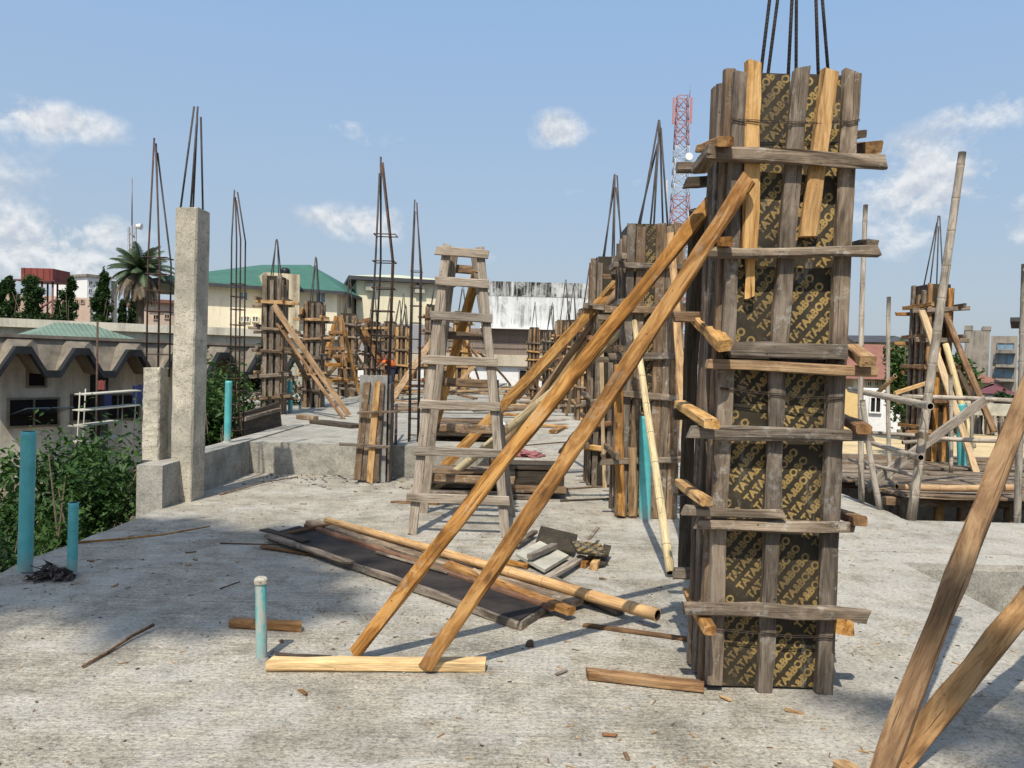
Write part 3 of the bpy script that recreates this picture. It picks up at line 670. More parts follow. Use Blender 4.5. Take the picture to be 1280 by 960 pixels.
formwork('slender far column shutter just left of the distant reddish one', 1.98, 26.0, 0.42, 0.42, 0, 3.15, 24, ['brown', 'red'], L6, 4.3, nb=4)
formwork('far column shutter between ladder and bundled bar cage', 1.0, 37.0, 0.45, 0.45, 0, 3.4, 25, ['brown', 'raker'], L6, 4.6, nb=4)
formwork('far column shutter left of the slim bar cage', -5.3, 33.0, 0.45, 0.45, 0.43, 3.3, 26, ['brown', 'grey'], (0.4, 1.0, 1.6, 2.2), 4.5, nb=4)
formwork('column shutter with fresh boards near the far end behind the stub column', -4.3, 30.0, 0.42, 0.42, 0.43, 3.0, 27, ['fresh', 'brown'], (0.4, 1.0, 1.6, 2.1), 4.2, nb=4)
# stub column: half stripped concrete with lapped shutter boards and tall starter bars
root = thing('column_stub', (-1.86, 10.2, 0), 'short concrete column stub with leaning shutter boards and tall starter bars', 'column')
yy = 10.2; cx = P(468, 560, yy).x
slabbox('concrete_shaft', (cx, yy, 0.7), (0.36, 0.34, 1.4), 'cement', root)
for (u0, v0, u1, v1, m, w, y) in ((446, 600, 459, 478, 'brown', 0.09, 9.98), (456, 600, 464, 505, 'grey', 0.09, 9.99), (462, 603, 472, 477, 'fresh', 0.085, 9.95), (470, 602, 477, 480, 'brown', 0.075, 9.97)):
    plank('shutter_board', P(u0, v0, y), P(u1, v1, y + 0.03), w, 0.035, m, root)
plank('shutter_board', (cx + 0.21, 10.2, 0.01), (cx + 0.21, 10.2, 1.3), 0.3, 0.03, 'grey', root, n=(1, 0, 0))
plank('yoke', P(447, 516, 9.92), P(500, 514, 9.92), 0.035, 0.03, 'brown', root); plank('yoke', P(424, 555, 9.92), P(487, 559, 9.92), 0.04, 0.03, 'grey', root)
ztop = P(476, 190, yy).z
for (dx, dy, tx) in ((-0.13, -0.1, 476), (-0.09, 0.1, 476.5), (0.13, -0.1, 477), (0.11, 0.1, 478)):
    p0 = V((cx + dx + 0.05, yy + dy, 1.2)); mid = V((cx + dx * 0.85 + 0.09, yy + dy, 2.9)); tp = P(tx, 190, yy) + V((dx * 0.06, dy * 0.1, rnd.uniform(-0.3, 0)))
    tubes('reinforcing_bar', [[p0, mid, tp]], 0.014, 'rebar' if dx < 0 else 'rust', root)
for z in (1.62, 1.93, 2.25, 2.55, 2.9, 3.25):
    q = cx + 0.05 + (z - 1.2) * 0.02
    tubes('stirrup', [[(q - 0.14, yy - 0.115, z), (q + 0.14, yy - 0.115, z), (q + 0.14, yy + 0.115, z), (q - 0.14, yy + 0.115, z), (q - 0.14, yy - 0.115, z)]], 0.008, 'rust', root)

# ================================================================ bare reinforcement cages
def cage(label, x, y, w, d, z0, zt, tx, mat='rust', st=0.22, stz=None, r=0.011, nb=4):
    root = thing('reinforcement_cage', (x, y, z0), label, 'rebar cage', 'bare reinforcement cages')
    pos = [(-1, -1), (1, -1), (1, 1), (-1, 1)] + ([(0, -1), (0, 1)] if nb > 4 else [])
    zs = stz or (z0 + (zt - z0) * 0.6)
    for i, (a, b) in enumerate(pos):
        p = V((x + a * w / 2, y + b * d / 2, z0)); q = V((x + a * w / 2 + (tx - x) * 0.3, y + b * d / 2, zs))
        e = V((tx + a * 0.015, y + b * 0.02, zt - rnd.uniform(0, 0.2) * (i > 0)))
        tubes('reinforcing_bar', [[p, q, e]], r, mat if i % 2 else 'rebar', root)
    z = z0 + 0.1; n = 0
    while z < zs + 0.05 and n < 12:
        f = (z - z0) / (zs - z0); ox = (tx - x) * 0.3 * f; a, b = w / 2 + r, d / 2 + r
        tubes('stirrup', [[(x - a + ox, y - b, z), (x + a + ox, y - b, z), (x + a + ox, y + b, z), (x - a + ox, y + b, z), (x - a + ox, y - b, z)]], 0.006, mat, root, 5)
        z += st * rnd.uniform(0.85, 1.15); n += 1
    return root
y = 11.3; cage('rusty reinforcement cage behind the dark board at the raised slab edge', P(296, 545, y).x, y, 0.13, 0.2, 0.42, P(295, 238, y).z, P(295, 238, y).x, 'rust', 0.2, 3.3)
y = 11.2; cage('slim reinforcement cage left of the trestle ladder', P(517, 555, y).x, y, 0.13, 0.16, 0.42, P(520, 250, y).z, P(520, 250, y).x, 'rust', 0.23, 2.9)
for lb, u, v0, v1, y in (('thin distant bar cage against the cream wall, second from the ladder', 497, 480, 375, 33.0), ('thin distant bar cage against the cream wall, farther from the ladder', 505, 480, 380, 37.0),
                         ('distant bar cage in front of the white stained hall, with bundled tips', 688, 500, 378, 33.0), ('distant pair of bars in front of the hall, right of the bundled cage', 709, 500, 376, 38.0)):
    a = P(u, v1, y); cage(lb, a.x, y, 0.4, 0.4, 0.0 if u > 600 else 0.43, a.z, a.x + 0.1, 'rebar', 0.5, 2.6, 0.018)
rod_o = rod('steel_pipe', G(494.5, 556, 0.43), P(495.5, 506, 11.9), 0.022, 'rust', None, 8); tag(rod_o, 'short rusty steel pipe standing between stub column and ladder', 'pipe')

# ================================================================ bare concrete columns at the slab edge
def conc_col(name, label, x, y, w, d, z0, z1, seed, lean=0.0):
    root = thing(name, (x, y, z0), label, 'column', 'bare concrete columns')
    mb = MB(); n = 22; r = random.Random(seed); prof = []
    for i in range(n + 1):
        z = (z1 - z0) * i / n; lx = lean * i / n
        j = lambda: r.uniform(-.006, .006)
        chip = False; cw = [0.0, 0.0] if i == 0 else [max(0, x * 0.6 + r.uniform(-0.004, 0.007)) for x in cw]
        for k, (a, b) in enumerate(((-1, -1), (1, -1), (1, 1), (-1, 1))):
            c = 0.011 + (cw[k] if k in (0, 1) else 0)
            # two points per corner: a worn arris
            for (ax, ay) in (((a, b * (1 - 2 * c / d)), (a * (1 - 2 * c / w), b)) if k in (0, 2) else ((a * (1 - 2 * c / w), b), (a, b * (1 - 2 * c / d)))):
                mb.v.append(V((x + ax * w / 2 + lx + j() * 0.5, y + ay * d / 2 + j() * 0.5, z0 + z + (r.uniform(-.012, .012) if i == n else 0))))
    for i in range(n):
        for q in range(8): mb.f.append([i * 8 + q, i * 8 + (q + 1) % 8, i * 8 + 8 + (q + 1) % 8, i * 8 + 8 + q]); mb.m.append(0); mb.sm.append(False)
    mb.f.append([n * 8 + q for q in range(8)]); mb.m.append(0); mb.sm.append(False)
    mb.build('concrete_shaft', M['conc'], root, T4(V((0, 0, 0))), fix=True)
    return root
yT = 8.55; xT = P(234, 622, yT).x; zt = P(238, 263, yT).z; wT = 27 / 962 * 8.45
tall = conc_col('concrete_column', 'tall pale bare concrete column at the slab edge with four bars on top', xT, yT, wT, 0.36, 0, zt, 5, 0.02)
tip = P(247, 134, yT)
for i, (a, b) in enumerate(((-1, -1), (-0.4, 1), (0.35, -1), (1, 1))):
    tubes('reinforcing_bar', [[(xT + a * wT * 0.36, yT + b * 0.11, zt - 0.1), (tip.x - 0.03 + i * 0.02, yT + b * 0.02, tip.z - 0.1 * (i % 2))]], 0.0105, 'rebar', tall)
yS = 8.45; xS = P(194, 560, yS).x; zs = P(195, 460, yS).z
short = conc_col('concrete_column', 'short bare concrete column with a tall bar cage, left of the tall one', xS, yS, 0.185, 0.24, 0.45, zs, 6)
tip = P(195, 173, yS)
for i, (a, b) in enumerate(((-1, -1), (-0.5, 1), (0.5, -1), (1, 1))):
    p0 = V((xS + a * 0.085 + 0.02, yS + b * 0.09, zs - 0.1))
    tubes('reinforcing_bar', [[p0, p0 + V((0.0, 0, 1.25)), (tip.x + a * 0.012, yS + b * 0.015, tip.z - 0.05 * i)]], 0.0095, 'rebar' if i % 2 else 'rust', short)
for z in (zs + 0.15, zs + 0.38, zs + 0.62, zs + 0.84, zs + 1.02, zs + 1.2):
    tubes('stirrup', [[(xS - 0.09, yS - 0.1, z), (xS + 0.13, yS - 0.1, z), (xS + 0.13, yS + 0.1, z), (xS - 0.09, yS + 0.1, z), (xS - 0.09, yS - 0.1, z)]], 0.006, 'rust', short, 5)

# ================================================================ pipes
def pipe(label, base, top, r, mat='teal', cap=None, collar=True):
    base, top = V(base), V(top); L = (top - base).length; mw = basis(base, top, (0, -1, 0.05)); mb = MB(); N = 20
    ri = r * 0.88
    rings = [(0, r, 0), (L - 0.03, r, 0), (L, r, 0), (L, ri, 0), (L - 0.12, ri, 1)]
    for x, rr, m in rings:
        for q in range(N): mb.v.append(V((x, cos(2 * pi * q / N) * rr, sin(2 * pi * q / N) * rr)))
    for i in range(len(rings) - 1):
        for q in range(N): mb.f.append([i * N + q, i * N + N + q, i * N + N + (q + 1) % N, i * N + (q + 1) % N]); mb.m.append(1 if i == 3 else 0); mb.sm.append(True)
    mb.f.append([4 * N + q for q in range(N)]); mb.m.append(1); mb.sm.append(False)
    o = mb.build('plastic_pipe', [M[mat], M['hollow']], None, mw, fix=True)
    tag(o, label, 'pipe', 'teal plastic pipes rising from the slab')
    if cap:
        cb = MB(); k = 9
        for i in range(k):
            t = i / (k - 1); z = L - 0.03 + 0.034 * t; rr = (r * 1.22) * (1 - max(0, t - 0.6) ** 2 * 2.6)
            for q in range(14): cb.v.append(V((z, cos(2 * pi * q / 14) * rr * (1 + 0.14 * noise.noise(V((q, i * 0.6, 3)))), sin(2 * pi * q / 14) * rr * (1 + 0.14 * noise.noise(V((q, i * 0.6, 8)))))))
        for i in range(k - 1):
            for q in range(14): cb.f.append([i * 14 + q, i * 14 + 14 + q, i * 14 + 14 + (q + 1) % 14, i * 14 + (q + 1) % 14]); cb.m.append(0); cb.sm.append(True)
        cb.f.append([(k - 1) * 14 + q for q in range(14)]); cb.m.append(0); cb.sm.append(True)
        cb.build('mortar_plug', M['conc'], o, mw, fix=True)
    if collar:
        cb = MB(); 
        for i, (h, rr) in enumerate(((-0.004, r * 1.5), (0.012, r * 1.28), (0.022, r * 1.03))):
            for q in range(16): k = rr * (1 + 0.15 * noise.noise(V((q * 0.8, i, base.x)))); cb.v.append(V((base.x + cos(2 * pi * q / 16) * k, base.y + sin(2 * pi * q / 16) * k, base.z + h)))
        for i in range(2):
            for q in range(16): cb.f.append([i * 16 + q, i * 16 + 16 + q, i * 16 + 16 + (q + 1) % 16, i * 16 + (q + 1) % 16]); cb.m.append(0); cb.sm.append(True)
        cb.build('mortar_collar', M['cement'], o, fix=True)
    return o
def gp(u, v, ut, vt, z=0.0):
    b = G(u, v, z); return b, P(ut, vt, b.y)
pipe('thickest teal pipe at the slab edge, tallest beside the bushes', *gp(31, 718, 36, 539), 0.049)
pipe('short teal pipe beside the dry leaf heap at the slab edge', *gp(90, 720, 92, 628), 0.034)
pipe('worn teal pipe stub capped with grey mortar in the near floor', *gp(327, 826, 326, 722), 0.029, 'teal_worn', cap=True)
pipe('teal pipe on the raised beam beyond the tall concrete column', *gp(284, 553, 286, 476, 0.45), 0.045)
pipe('thick tall teal pipe in front of the second right shutter', *gp(806, 651, 807, 520), 0.062)
pipe('teal pipe in the distance right of the long fresh raker', *gp(363, 516, 362.5, 477, 0.43), 0.05)
pipe('small far teal pipe beneath the far trestle ladder', *gp(404, 508, 403, 480, 0.43), 0.05)
pipe('teal pipe under the bamboo rail beside the deck column', P(1203, 592, 12.2), P(1201, 505, 12.2), 0.07, collar=False)
pipe('thinner teal pipe between deck column and pale leaning board', P(1187, 584, 12.9), P(1185, 492, 12.9), 0.05, collar=False)

# ================================================================ raking props
def prop(label, p0, p1, w, t, mat, kind='plank', n=(0, -1, 0.2), group='raking props of the shutters', r1=None, name=None):
    if kind == 'plank': o = plank(name or 'raking_prop', p0, p1, w, t, mat, None, n, jit=0.012, bow=0.006)
    elif kind == 'bamboo': o = bamboo(name or 'bamboo_prop', p0, p1, w, r1 or w, mat)
    else: o = loglike(name or 'raking_prop', p0, p1, w, r1 or w, mat)
    return tag(o, label, 'prop', group)
up = V((0, 0, 0.03))
prop('long orange brown raker, its foot farther left on the sole board', G(443, 824) + up, P(890, 252, 4.12), 0.072, 0.045, 'raker', n=(-0.15, -1, 0.35))
prop('long orange brown raker reaching highest on the near shutter', G(533, 838) + up + V((0, -0.035, 0)), P(936, 222, FA - 0.085), 0.074, 0.045, 'raker', n=(-0.2, -1, 0.3))
prop('brown raker to the reddish shutter with its foot behind the ladder', G(540, 602) + up, P(776, 350, 10.2), 0.13, 0.05, 'rough')
prop('round fresh pole raking up to the reddish shutter', G(605, 592) + up, P(772, 362, 10.15), 0.055, 0, 'fresh', 'log', r1=0.045)
prop('thin fresh strip raking beside the round fresh pole', G(618, 585) + up, P(755, 395, 10.2), 0.06, 0.03, 'pale')
prop('thin pale strip raking just above the brown raker', G(560, 585) + up, P(768, 352, 10.1), 0.05, 0.03, 'fresh')
prop('long pale bamboo pole crossing behind the near rakers', G(541, 616) + up, P(818, 380, 8.1), 0.052, 0, 'bamboo', 'bamboo', r1=0.042)
prop('pale bamboo prop standing right of the thick teal pipe', G(838, 722) + up * 1.2, P(793, 402, 7.72), 0.036, 0, 'bamboo', 'bamboo', r1=0.03)
prop('dark steep timber prop left of the near shutter', G(855, 720) + up, P(872, 262, 4.30), 0.085, 0.05, 'dark', n=(0.3, -1, 0))
prop('thin orange strip behind the dark steep prop', G(866, 716) + up, P(838, 292, 7.75), 0.07, 0.03, 'fresh')
prop('long fresh raker from the brown shutter near the stair tower', G(436, 521, 0.43) + up, P(342, 381, 15.6), 0.11, 0.06, 'fresh')
prop('second brown raker behind the brown shutter by the stair tower', G(400, 505, 0.43), P(352, 414, 15.9), 0.12, 0.05, 'brown')
prop('raker of the shutter at the green roofed corner', G(449, 486, 0.43), P(377, 388, 18.2), 0.17, 0.06, 'raker')
prop('fresh raker crossing behind the stub column bars', G(474, 484, 0.43), P(430, 416, 24.3), 0.2, 0.06, 'fresh')
prop('thin crossed pole leaning left under the far shutter', G(435, 480, 0.43), P(460, 400, 26.9), 0.13, 0.06, 'fresh')
prop('brown raker ending at the orange clad worker', G(494, 492, 0.43), P(455, 413, 27.0), 0.2, 0.06, 'raker')
prop('fresh raker just left of the slim bar cage', G(488, 502, 0.43), P(541, 425, 26.5), 0.2, 0.07, 'fresh')
prop('fresh raker behind the ladder leaning to the left', G(628, 488, 0.0), P(577, 420, 29.5), 0.22, 0.07, 'fresh')
prop('thin upright fresh pole behind the ladder', G(572, 492, 0.2), P(581, 424, 29.5), 0.13, 0.06, 'pale')
prop('short fresh raker behind the ladder right rail', G(640, 484, 0.0), P(598, 440, 29.6), 0.2, 0.07, 'raker')
prop('brown plank leaning steeply inside the trestle ladder', G(524, 606) + up, P(597, 338, 7.75), 0.095, 0.04, 'rough', n=(0, -1, 0))
prop('pale thin pole standing inside the far trestle ladder', G(407, 478, 0.43), P(414, 430, 22.5), 0.09, 0.05, 'pale')
prop('short crossbar nailed to the crossed poles', P(437, 405, 26.6), P(463, 399, 26.6), 0.12, 0.06, 'raker')
prop('brown raker falling right from the crossed poles', G(478, 478, 0.43), P(447, 408, 26.4), 0.15, 0.06, 'brown')
prop('raker crossing low behind the far trestle ladder', G(392, 486, 0.43), P(447, 430, 25.5), 0.13, 0.06, 'raker')
prop('thin dark raker right of the brown shutter with long yokes', G(378, 498, 0.43), P(352, 440, 17.0), 0.09, 0.05, 'brown')
prop('pair raker just below the long fresh raker of the brown shutter', G(430, 524, 0.43), P(347, 404, 15.75), 0.07, 0.05, 'raker')
prop('steep fresh raker left of the stub column bars', G(452, 492, 0.43), P(431, 440, 24.0), 0.13, 0.05, 'fresh')
prop('raker of the distant reddish shutter rising from the left', G(640, 506), P(730, 402, 22.4), 0.15, 0.06, 'fresh')
prop('second thinner raker of the distant reddish shutter', G(655, 510), P(735, 425, 22.4), 0.12, 0.05, 'brown')
prop('raker of the small far shutter near the hall', G(660, 494), P(706, 412, 27.4), 0.15, 0.06, 'raker')
prop('thin pale pole steeply propping the distant reddish shutter', G(708, 520), P(727, 430, 22.2), 0.09, 0.05, 'pale')
prop('thin upright strip in front of the reddish shutter', G(756, 610), P(752, 440, 10.0), 0.05, 0.025, 'pale')
prop('low strut from the floor to the reddish shutter side', G(700, 566), P(748, 510, 10.3), 0.08, 0.04, 'raker')
prop('short raker beyond the ladder leaning right', G(560, 494, 0.43), P(597, 452, 28.0), 0.15, 0.05, 'fresh')
prop('short steep raker beyond the ladder leaning left', G(604, 492, 0.0), P(584, 430, 29.0), 0.13, 0.05, 'raker')
prop('low fresh raker between slim bar cage and ladder', G(505, 492, 0.43), P(530, 440, 27.0), 0.13, 0.05, 'raker')
prop('pale timber raker left of the thin teal pipe on the deck', P(1222, 596, 11.6), P(1152, 388, 12.5), 0.10, 0.05, 'pale')
prop('pale round pole raking beside the pale timber raker', P(1216, 560, 12.0), P(1182, 430, 12.6), 0.05, 0, 'bamboo', 'log')
prop('brown bent raker on the outer side of the deck column', P(1243, 540, 12.0), P(1181, 392, 12.6), 0.09, 0.06, 'raker')
prop('dark brown raker behind the deck column', P(1224, 512, 13.4), P(1192, 455, 13.1), 0.09, 0.05, 'brown')
prop('upright brown board nailed on the left front of the second shutter', G(776, 648) + up, P(773, 455, 8.02), 0.09, 0.035, 'raker')
prop('short fresh upright board at the foot of the second shutter', G(790, 648) + up, P(790, 560, 8.03), 0.085, 0.035, 'fresh')
# the two rough timbers that meet at the lower right
prop('rough bark edged timber leaning steeply at the lower right', G(1094, 985), G(1094, 985).lerp(P(1299, 455, 3.55), 1.25), 0.085, 0.085, 'rough', n=(-0.55, -0.8, 0.1), group='two rough props meeting on the near floor')
prop('rough timber lying flatter, behind the steep one at the lower right', G(1118, 975) + V((0.02, 0.05, 0.02)), G(1118, 975).lerp(P(1310, 722, 3.45), 1.9), 0.095, 0.08, 'rough', n=(-0.35, -0.7, 0.75), group='two rough props meeting on the near floor')

# ================================================================ the trestle ladder and a far one like it
def trestle(label, fl, fr, bl, br, top_l, top_r, topb_l, topb_r, group='trestle ladders', far=False):
    base = (V(fl) + V(br)) / 2; base.z = min(V(fl).z, V(br).z)
    root = thing('trestle_ladder', base, label, 'ladder', group)
    fl, fr, bl, br, tl, tr, ql, qr = (V(p) for p in (fl, fr, bl, br, top_l, top_r, topb_l, topb_r))
    for a, b in ((fl, tl), (fr, tr), (bl, ql), (br, qr)):
        plank('leg', a, b + (b - a) * 0.01, 0.085, 0.05, 'rough' if far else 'ladder', root, n=(0, -1, 0), jit=0.008, bow=0.003)
    def rungs(l0, l1, r0, r1, fs, out):
        for i, f in enumerate(fs):
            a, b = l0.lerp(l1, f), r0.lerp(r1, f); d = (b - a).normalized(); n = V((0, out, 0))
            ov = 0.09 * (0.7 + 0.5 * rnd.random())
            plank('rung', a - d * ov + n * 0.052, b + d * ov * 0.8 + n * 0.052, 0.085, 0.045, 'raker' if far else 'ladder' if out < 0 else 'brown', root, n=(0, -1, 0), jit=0.01, bow=0.003)
    rungs(fl, tl, fr, tr, (0.125, 0.28, 0.44, 0.594, 0.75, 0.875, 0.985) if not far else (0.2, 0.4, 0.6, 0.8), -1)
    rungs(bl, ql, br, qr, (0.14, 0.34, 0.52, 0.70, 0.95) if not far else (0.2, 0.5, 0.8), 1)
    return root
zl = 7.62
trestle('grey wooden trestle ladder standing in the middle of the slab', G(515, 668), G(632, 672), G(530, 641), G(639, 645),
        P(559, 310, zl), P(600, 313, zl), P(567, 318, zl + 0.13), P(594, 320, zl + 0.13))
yb = 20.0
trestle('far brown trestle ladder among the distant left shutters', P(391, 496, yb), P(434, 497, yb), P(400, 492, yb + 1.2), P(449, 493, yb + 1.2),
        P(420, 396, yb + 0.5), P(425, 396, yb + 0.5), P(422, 397, yb + 0.8), P(427, 397, yb + 0.8), far=True)

# ================================================================ loose timber on the floor
def lying(label, u0, v0, u1, v1, w, t, mat, z=None, kind='plank', cat='timber', name='loose_timber', group='loose timber on the floor', z0=0.0, r1=None):
    zz = z0 + (t / 2 if kind == 'plank' else w) + 0.002
    a, b = G(u0, v0, zz), G(u1, v1, zz)
    if kind == 'plank': o = plank(name, a, b, w, t, mat, None, (0, 0, 1), jit=0.008, bow=0.003)
    elif kind == 'bamboo': o = bamboo(name, a, b, w, r1 or w, mat)
    else: o = loglike(name, a, b, w, r1 or w, mat)
    return tag(o, label, cat, group)
lying('pale fresh sole board under the feet of the two near rakers', 337, 830, 607, 831, 0.075, 0.055, 'pale')
lying('short brown timber offcut behind the mortar capped pipe', 290, 778, 377, 783, 0.06, 0.05, 'raker')
lying('dark thin lath beside the end of the sole board', 345, 818, 415, 822, 0.03, 0.015, 'dark')
lying('weathered brown timber lying left of the near shutter foot', 734, 842, 880, 858, 0.07, 0.045, 'raker')
lying('thin split brown strip on the floor left of the near shutter', 731, 781, 862, 799, 0.035, 0.02, 'bark')
lying('small fresh end block at the foot of the crossing rough timbers', 1050, 955, 1082, 975, 0.06, 0.04, 'fresh')
# black faced shuttering board with timber edges
a, b, c, d = G(337, 667, 0.06), G(374, 657, 0.06), G(679, 757, 0.06), G(649, 775, 0.06)
root = thing('shuttering_board', (a + c) / 2 - V((0, 0, 0.06)), 'long black faced shuttering board lying flat with rotten timber edges', 'board')
mb = MB()
top = [a, d, c, b]
mb.face(top, 0); mb.face([p - V((0, 0, 0.018)) for p in reversed(top)], 0)
for i in range(4): p, q = top[i], top[(i + 1) % 4]; mb.face([p, p - V((0, 0, 0.018)), q - V((0, 0, 0.018)), q], 0)
mb.build('board_face', M['blackface'], root, fix=True)
for (p, q, w, m) in ((a, d, 0.075, 'grey'), (b, c, 0.06, 'brown'), (d, c, 0.05, 'grey')):
    plank('edge_batten', p + V((0, 0, -0.033)), q + V((0, 0, -0.033)), 0.052, 0.04, m, root, n=(p - q).cross(V((0, 0, 1))), jit=0.012)
plank('edge_batten', a + V((-0.0, -0.06, 0.0)), a.lerp(d, 0.42) + V((0, -0.05, 0.012)), 0.07, 0.02, 'grey', root, n=(0, 0, 1), jit=0.015)
lying('grey weathered plank beside the black faced board', 389, 652, 722, 754, 0.12, 0.04, 'grey', z0=0.03)
lying('thin brown batten along the black faced board', 382, 657, 690, 760, 0.045, 0.04, 'red', z0=0.04)
lying('fresh ended timber sticking out past the black faced board', 560, 706, 714, 764, 0.075, 0.05, 'raker', z0=0.035)
lying('grey timber block between tan pole and fresh ended timber', 640, 718, 722, 748, 0.075, 0.09, 'grey')
lying('weathered timber end under the tan pole', 690, 728, 776, 762, 0.075, 0.075, 'grey')
lying('long tan bamboo pole with a hollow near end', 408, 650, 822, 769, 0.030, 0, 'bamboo_tan', kind='bamboo', z0=0.06, r1=0.04)
lying('thin dark board scrap overlapping the left end of the black board', 330, 662, 384, 676, 0.08, 0.015, 'dark', z0=0.065)
lying('narrow grey strip lying loose on the black faced board', 470, 690, 560, 716, 0.03, 0.012, 'grey', z0=0.066)
lying('broken brown lath crossing the far end of the black board', 352, 668, 412, 655, 0.035, 0.015, 'bark', z0=0.07)
lying('short pale splinter standing near the middle of the black board', 592, 712, 604, 720, 0.03, 0.02, 'pale', z0=0.08)
lying('curved brown bark strip left of the black faced board', 326, 683, 420, 697, 0.05, 0.012, 'bark', z0=0.01)
lying('thin twig beside the bark strip', 275, 679, 365, 681, 0.012, 0.01, 'bark')
def stick(label, pts, r, mat='bark'):
    mb = MB(); P3 = [G(u, v, 0.012 + h) for (u, v, h) in pts]; mb.tube(P3, [r * 0.7 * (1 - 0.5 * i / len(P3)) for i in range(len(P3))], 6)
    return tag(mb.build('dry_stick', M[mat]), label, 'stick', 'dry sticks on the slab')
stick('dry dark stick pointing toward the dark corner of the near floor', [(192, 781, 0.02), (165, 795, 0.01), (135, 815, 0), (103, 833, 0)], 0.014)
stick('long thin bent branch lying across the slab behind the short pipe', [(98, 678, 0), (150, 674, 0.02), (205, 668, 0.03), (262, 658, 0.01)], 0.016, 'rough')
stick('short brown twig in the shaded middle of the slab', [(275, 736, 0), (300, 727, 0.01)], 0.008)
stick('thin dark stick on the pale patch near the beam', [(275, 618, 0), (330, 603, 0.02), (372, 596, 0)], 0.015, 'brown')
# heap of broken shuttering pieces
def flatpiece(name, label, pix, z, t, mat, mats=None):
    top = [G(u, v, zz) for (u, v, zz) in pix]; mb = MB(); n = len(top); dn = V((0, 0, t))
    mb.face(top, 0); mb.face([p - dn for p in reversed(top)], 0)
    for i in range(n): p, q = top[i], top[(i + 1) % n]; mb.face([p, p - dn, q - dn, q], 0)
    return tag(mb.build(name, M[mat] if mat in M else mat, fix=True), label, 'offcut', 'heap of broken shuttering')
flatpiece('plywood_offcut', 'dark torn plywood sheet at the back of the offcut heap', [(668, 682, 0.05), (718, 690, 0.05), (722, 668, 0.12), (676, 657, 0.14)], 0, 0.016, 'ply')
flatpiece('board_offcut', 'pale cement smeared board square on the offcut heap', [(645, 692, 0.07), (681, 712, 0.05), (711, 694, 0.05), (675, 676, 0.1)], 0, 0.025, 'palewall')
lying('short grey block lying on the pale board square', 662, 696, 693, 682, 0.055, 0.045, 'ladder', z0=0.075)
lying('grey plank leaning at the front of the offcut heap', 682, 724, 728, 696, 0.075, 0.03, 'ladder', z0=0.04)
lying('grey batten at the back edge of the offcut heap', 645, 680, 668, 665, 0.06, 0.04, 'grey', z0=0.03)
lying('fresh ended short block inside the offcut heap', 728, 706, 745, 694, 0.06, 0.05, 'raker', z0=0.0)
lying('second fresh ended block under the printed plywood piece', 742, 708, 756, 690, 0.06, 0.06, 'fresh', z0=0.0)
lying('little grey lath poking up behind the printed plywood piece', 736, 674, 747, 660, 0.03, 0.02, 'grey', z0=0.12)
lying('small brown timber behind the black faced board, by the heap', 632, 702, 660, 708, 0.05, 0.04, 'raker')
pa, pb, pc = G(722, 690, 0.13), G(757, 694, 0.10), G(730, 671, 0.17)
x = (pb - pa).normalized(); zv = (pc - pa); zv = (zv - x * zv.dot(x)).normalized(); yv = zv.cross(x)
mw = Matrix((x, yv, zv)).transposed().to_4x4(); mw.translation = pa
o = printed_panel('plywood_offcut', 0.26, 0.24, 0.016, None, mw, 0.04, 50, 0.055, 0.2); tag(o, 'torn printed plywood piece propped on the offcut heap', 'offcut', 'heap of broken shuttering')
flatpiece('plywood_offcut', 'dark plywood strip hanging down at the heap right end', [(741, 708, 0.03), (757, 705, 0.03), (764, 682, 0.11), (755, 680, 0.12)], 0, 0.014, 'ply')
# stack of dark shutter boards behind the ladder
def stack(label, u, y, L, n, seed, mats=('dark', 'brown', 'grey', 'dark'), dz=0.065, z0=0.0, rz=0.06):
    r = random.Random(seed); x0 = P(u, 600, y).x
    for i in range(n):
        a = V((x0 + r.uniform(-.15, .15), y + r.uniform(-.18, .18), z0 + 0.04 + (i // 2) * dz)); b = a + V((L * r.uniform(0.8, 1.1), r.uniform(-1, 1) * rz * L, r.uniform(-0.012, 0.012)))
        o = plank('stacked_board', a, b, r.uniform(0.12, 0.24), 0.05, r.choice(mats), None, (0, 0, 1), jit=0.012)
        tag(o, label, 'board', label)
stack('dark shutter board in the low stack behind the trestle ladder', 536, 9.3, 1.5, 10, 4)
stack('dark shutter board in the pile on the raised slab edge behind the ladder', 540, 11.5, 1.35, 10, 5, z0=0.43)
root = thing('formwork_box', G(672, 618), 'dark upturned shutter box with a grey post at the right foot of the ladder', 'formwork')
p = G(672, 620)
slabbox('box_side', (p.x, p.y + 0.3, 0.2), (0.62, 0.05, 0.30), 'dark', root); slabbox('box_side', (p.x + 0.28, p.y + 0.03, 0.2), (0.05, 0.48, 0.29), 'dark', root)
slabbox('box_lid', (p.x - 0.02, p.y + 0.05, 0.372), (0.74, 0.55, 0.04), 'dark', root); slabbox('box_side', (p.x - 0.02, p.y - 0.2, 0.2), (0.56, 0.03, 0.26), 'dark', root)
slabbox('box_rail', (p.x, p.y - 0.23, 0.12), (0.66, 0.03, 0.08), 'brown', root); slabbox('post', (p.x - 0.32, p.y - 0.2, 0.19), (0.07, 0.06, 0.38), 'grey', root)
lying('thin long reed lying from the ladder toward the reddish shutter', 640, 558, 760, 548, 0.02, 0.02, 'bark')
lying('dark lath on the floor left of the thick teal pipe', 690, 612, 768, 607, 0.04, 0.02, 'brown')
lying('second dark lath on the floor below the first one', 700, 626, 768, 623, 0.035, 0.02, 'dark')
lying('brown lath near the front feet of the ladder', 489, 627, 548, 630, 0.05, 0.02, 'raker')
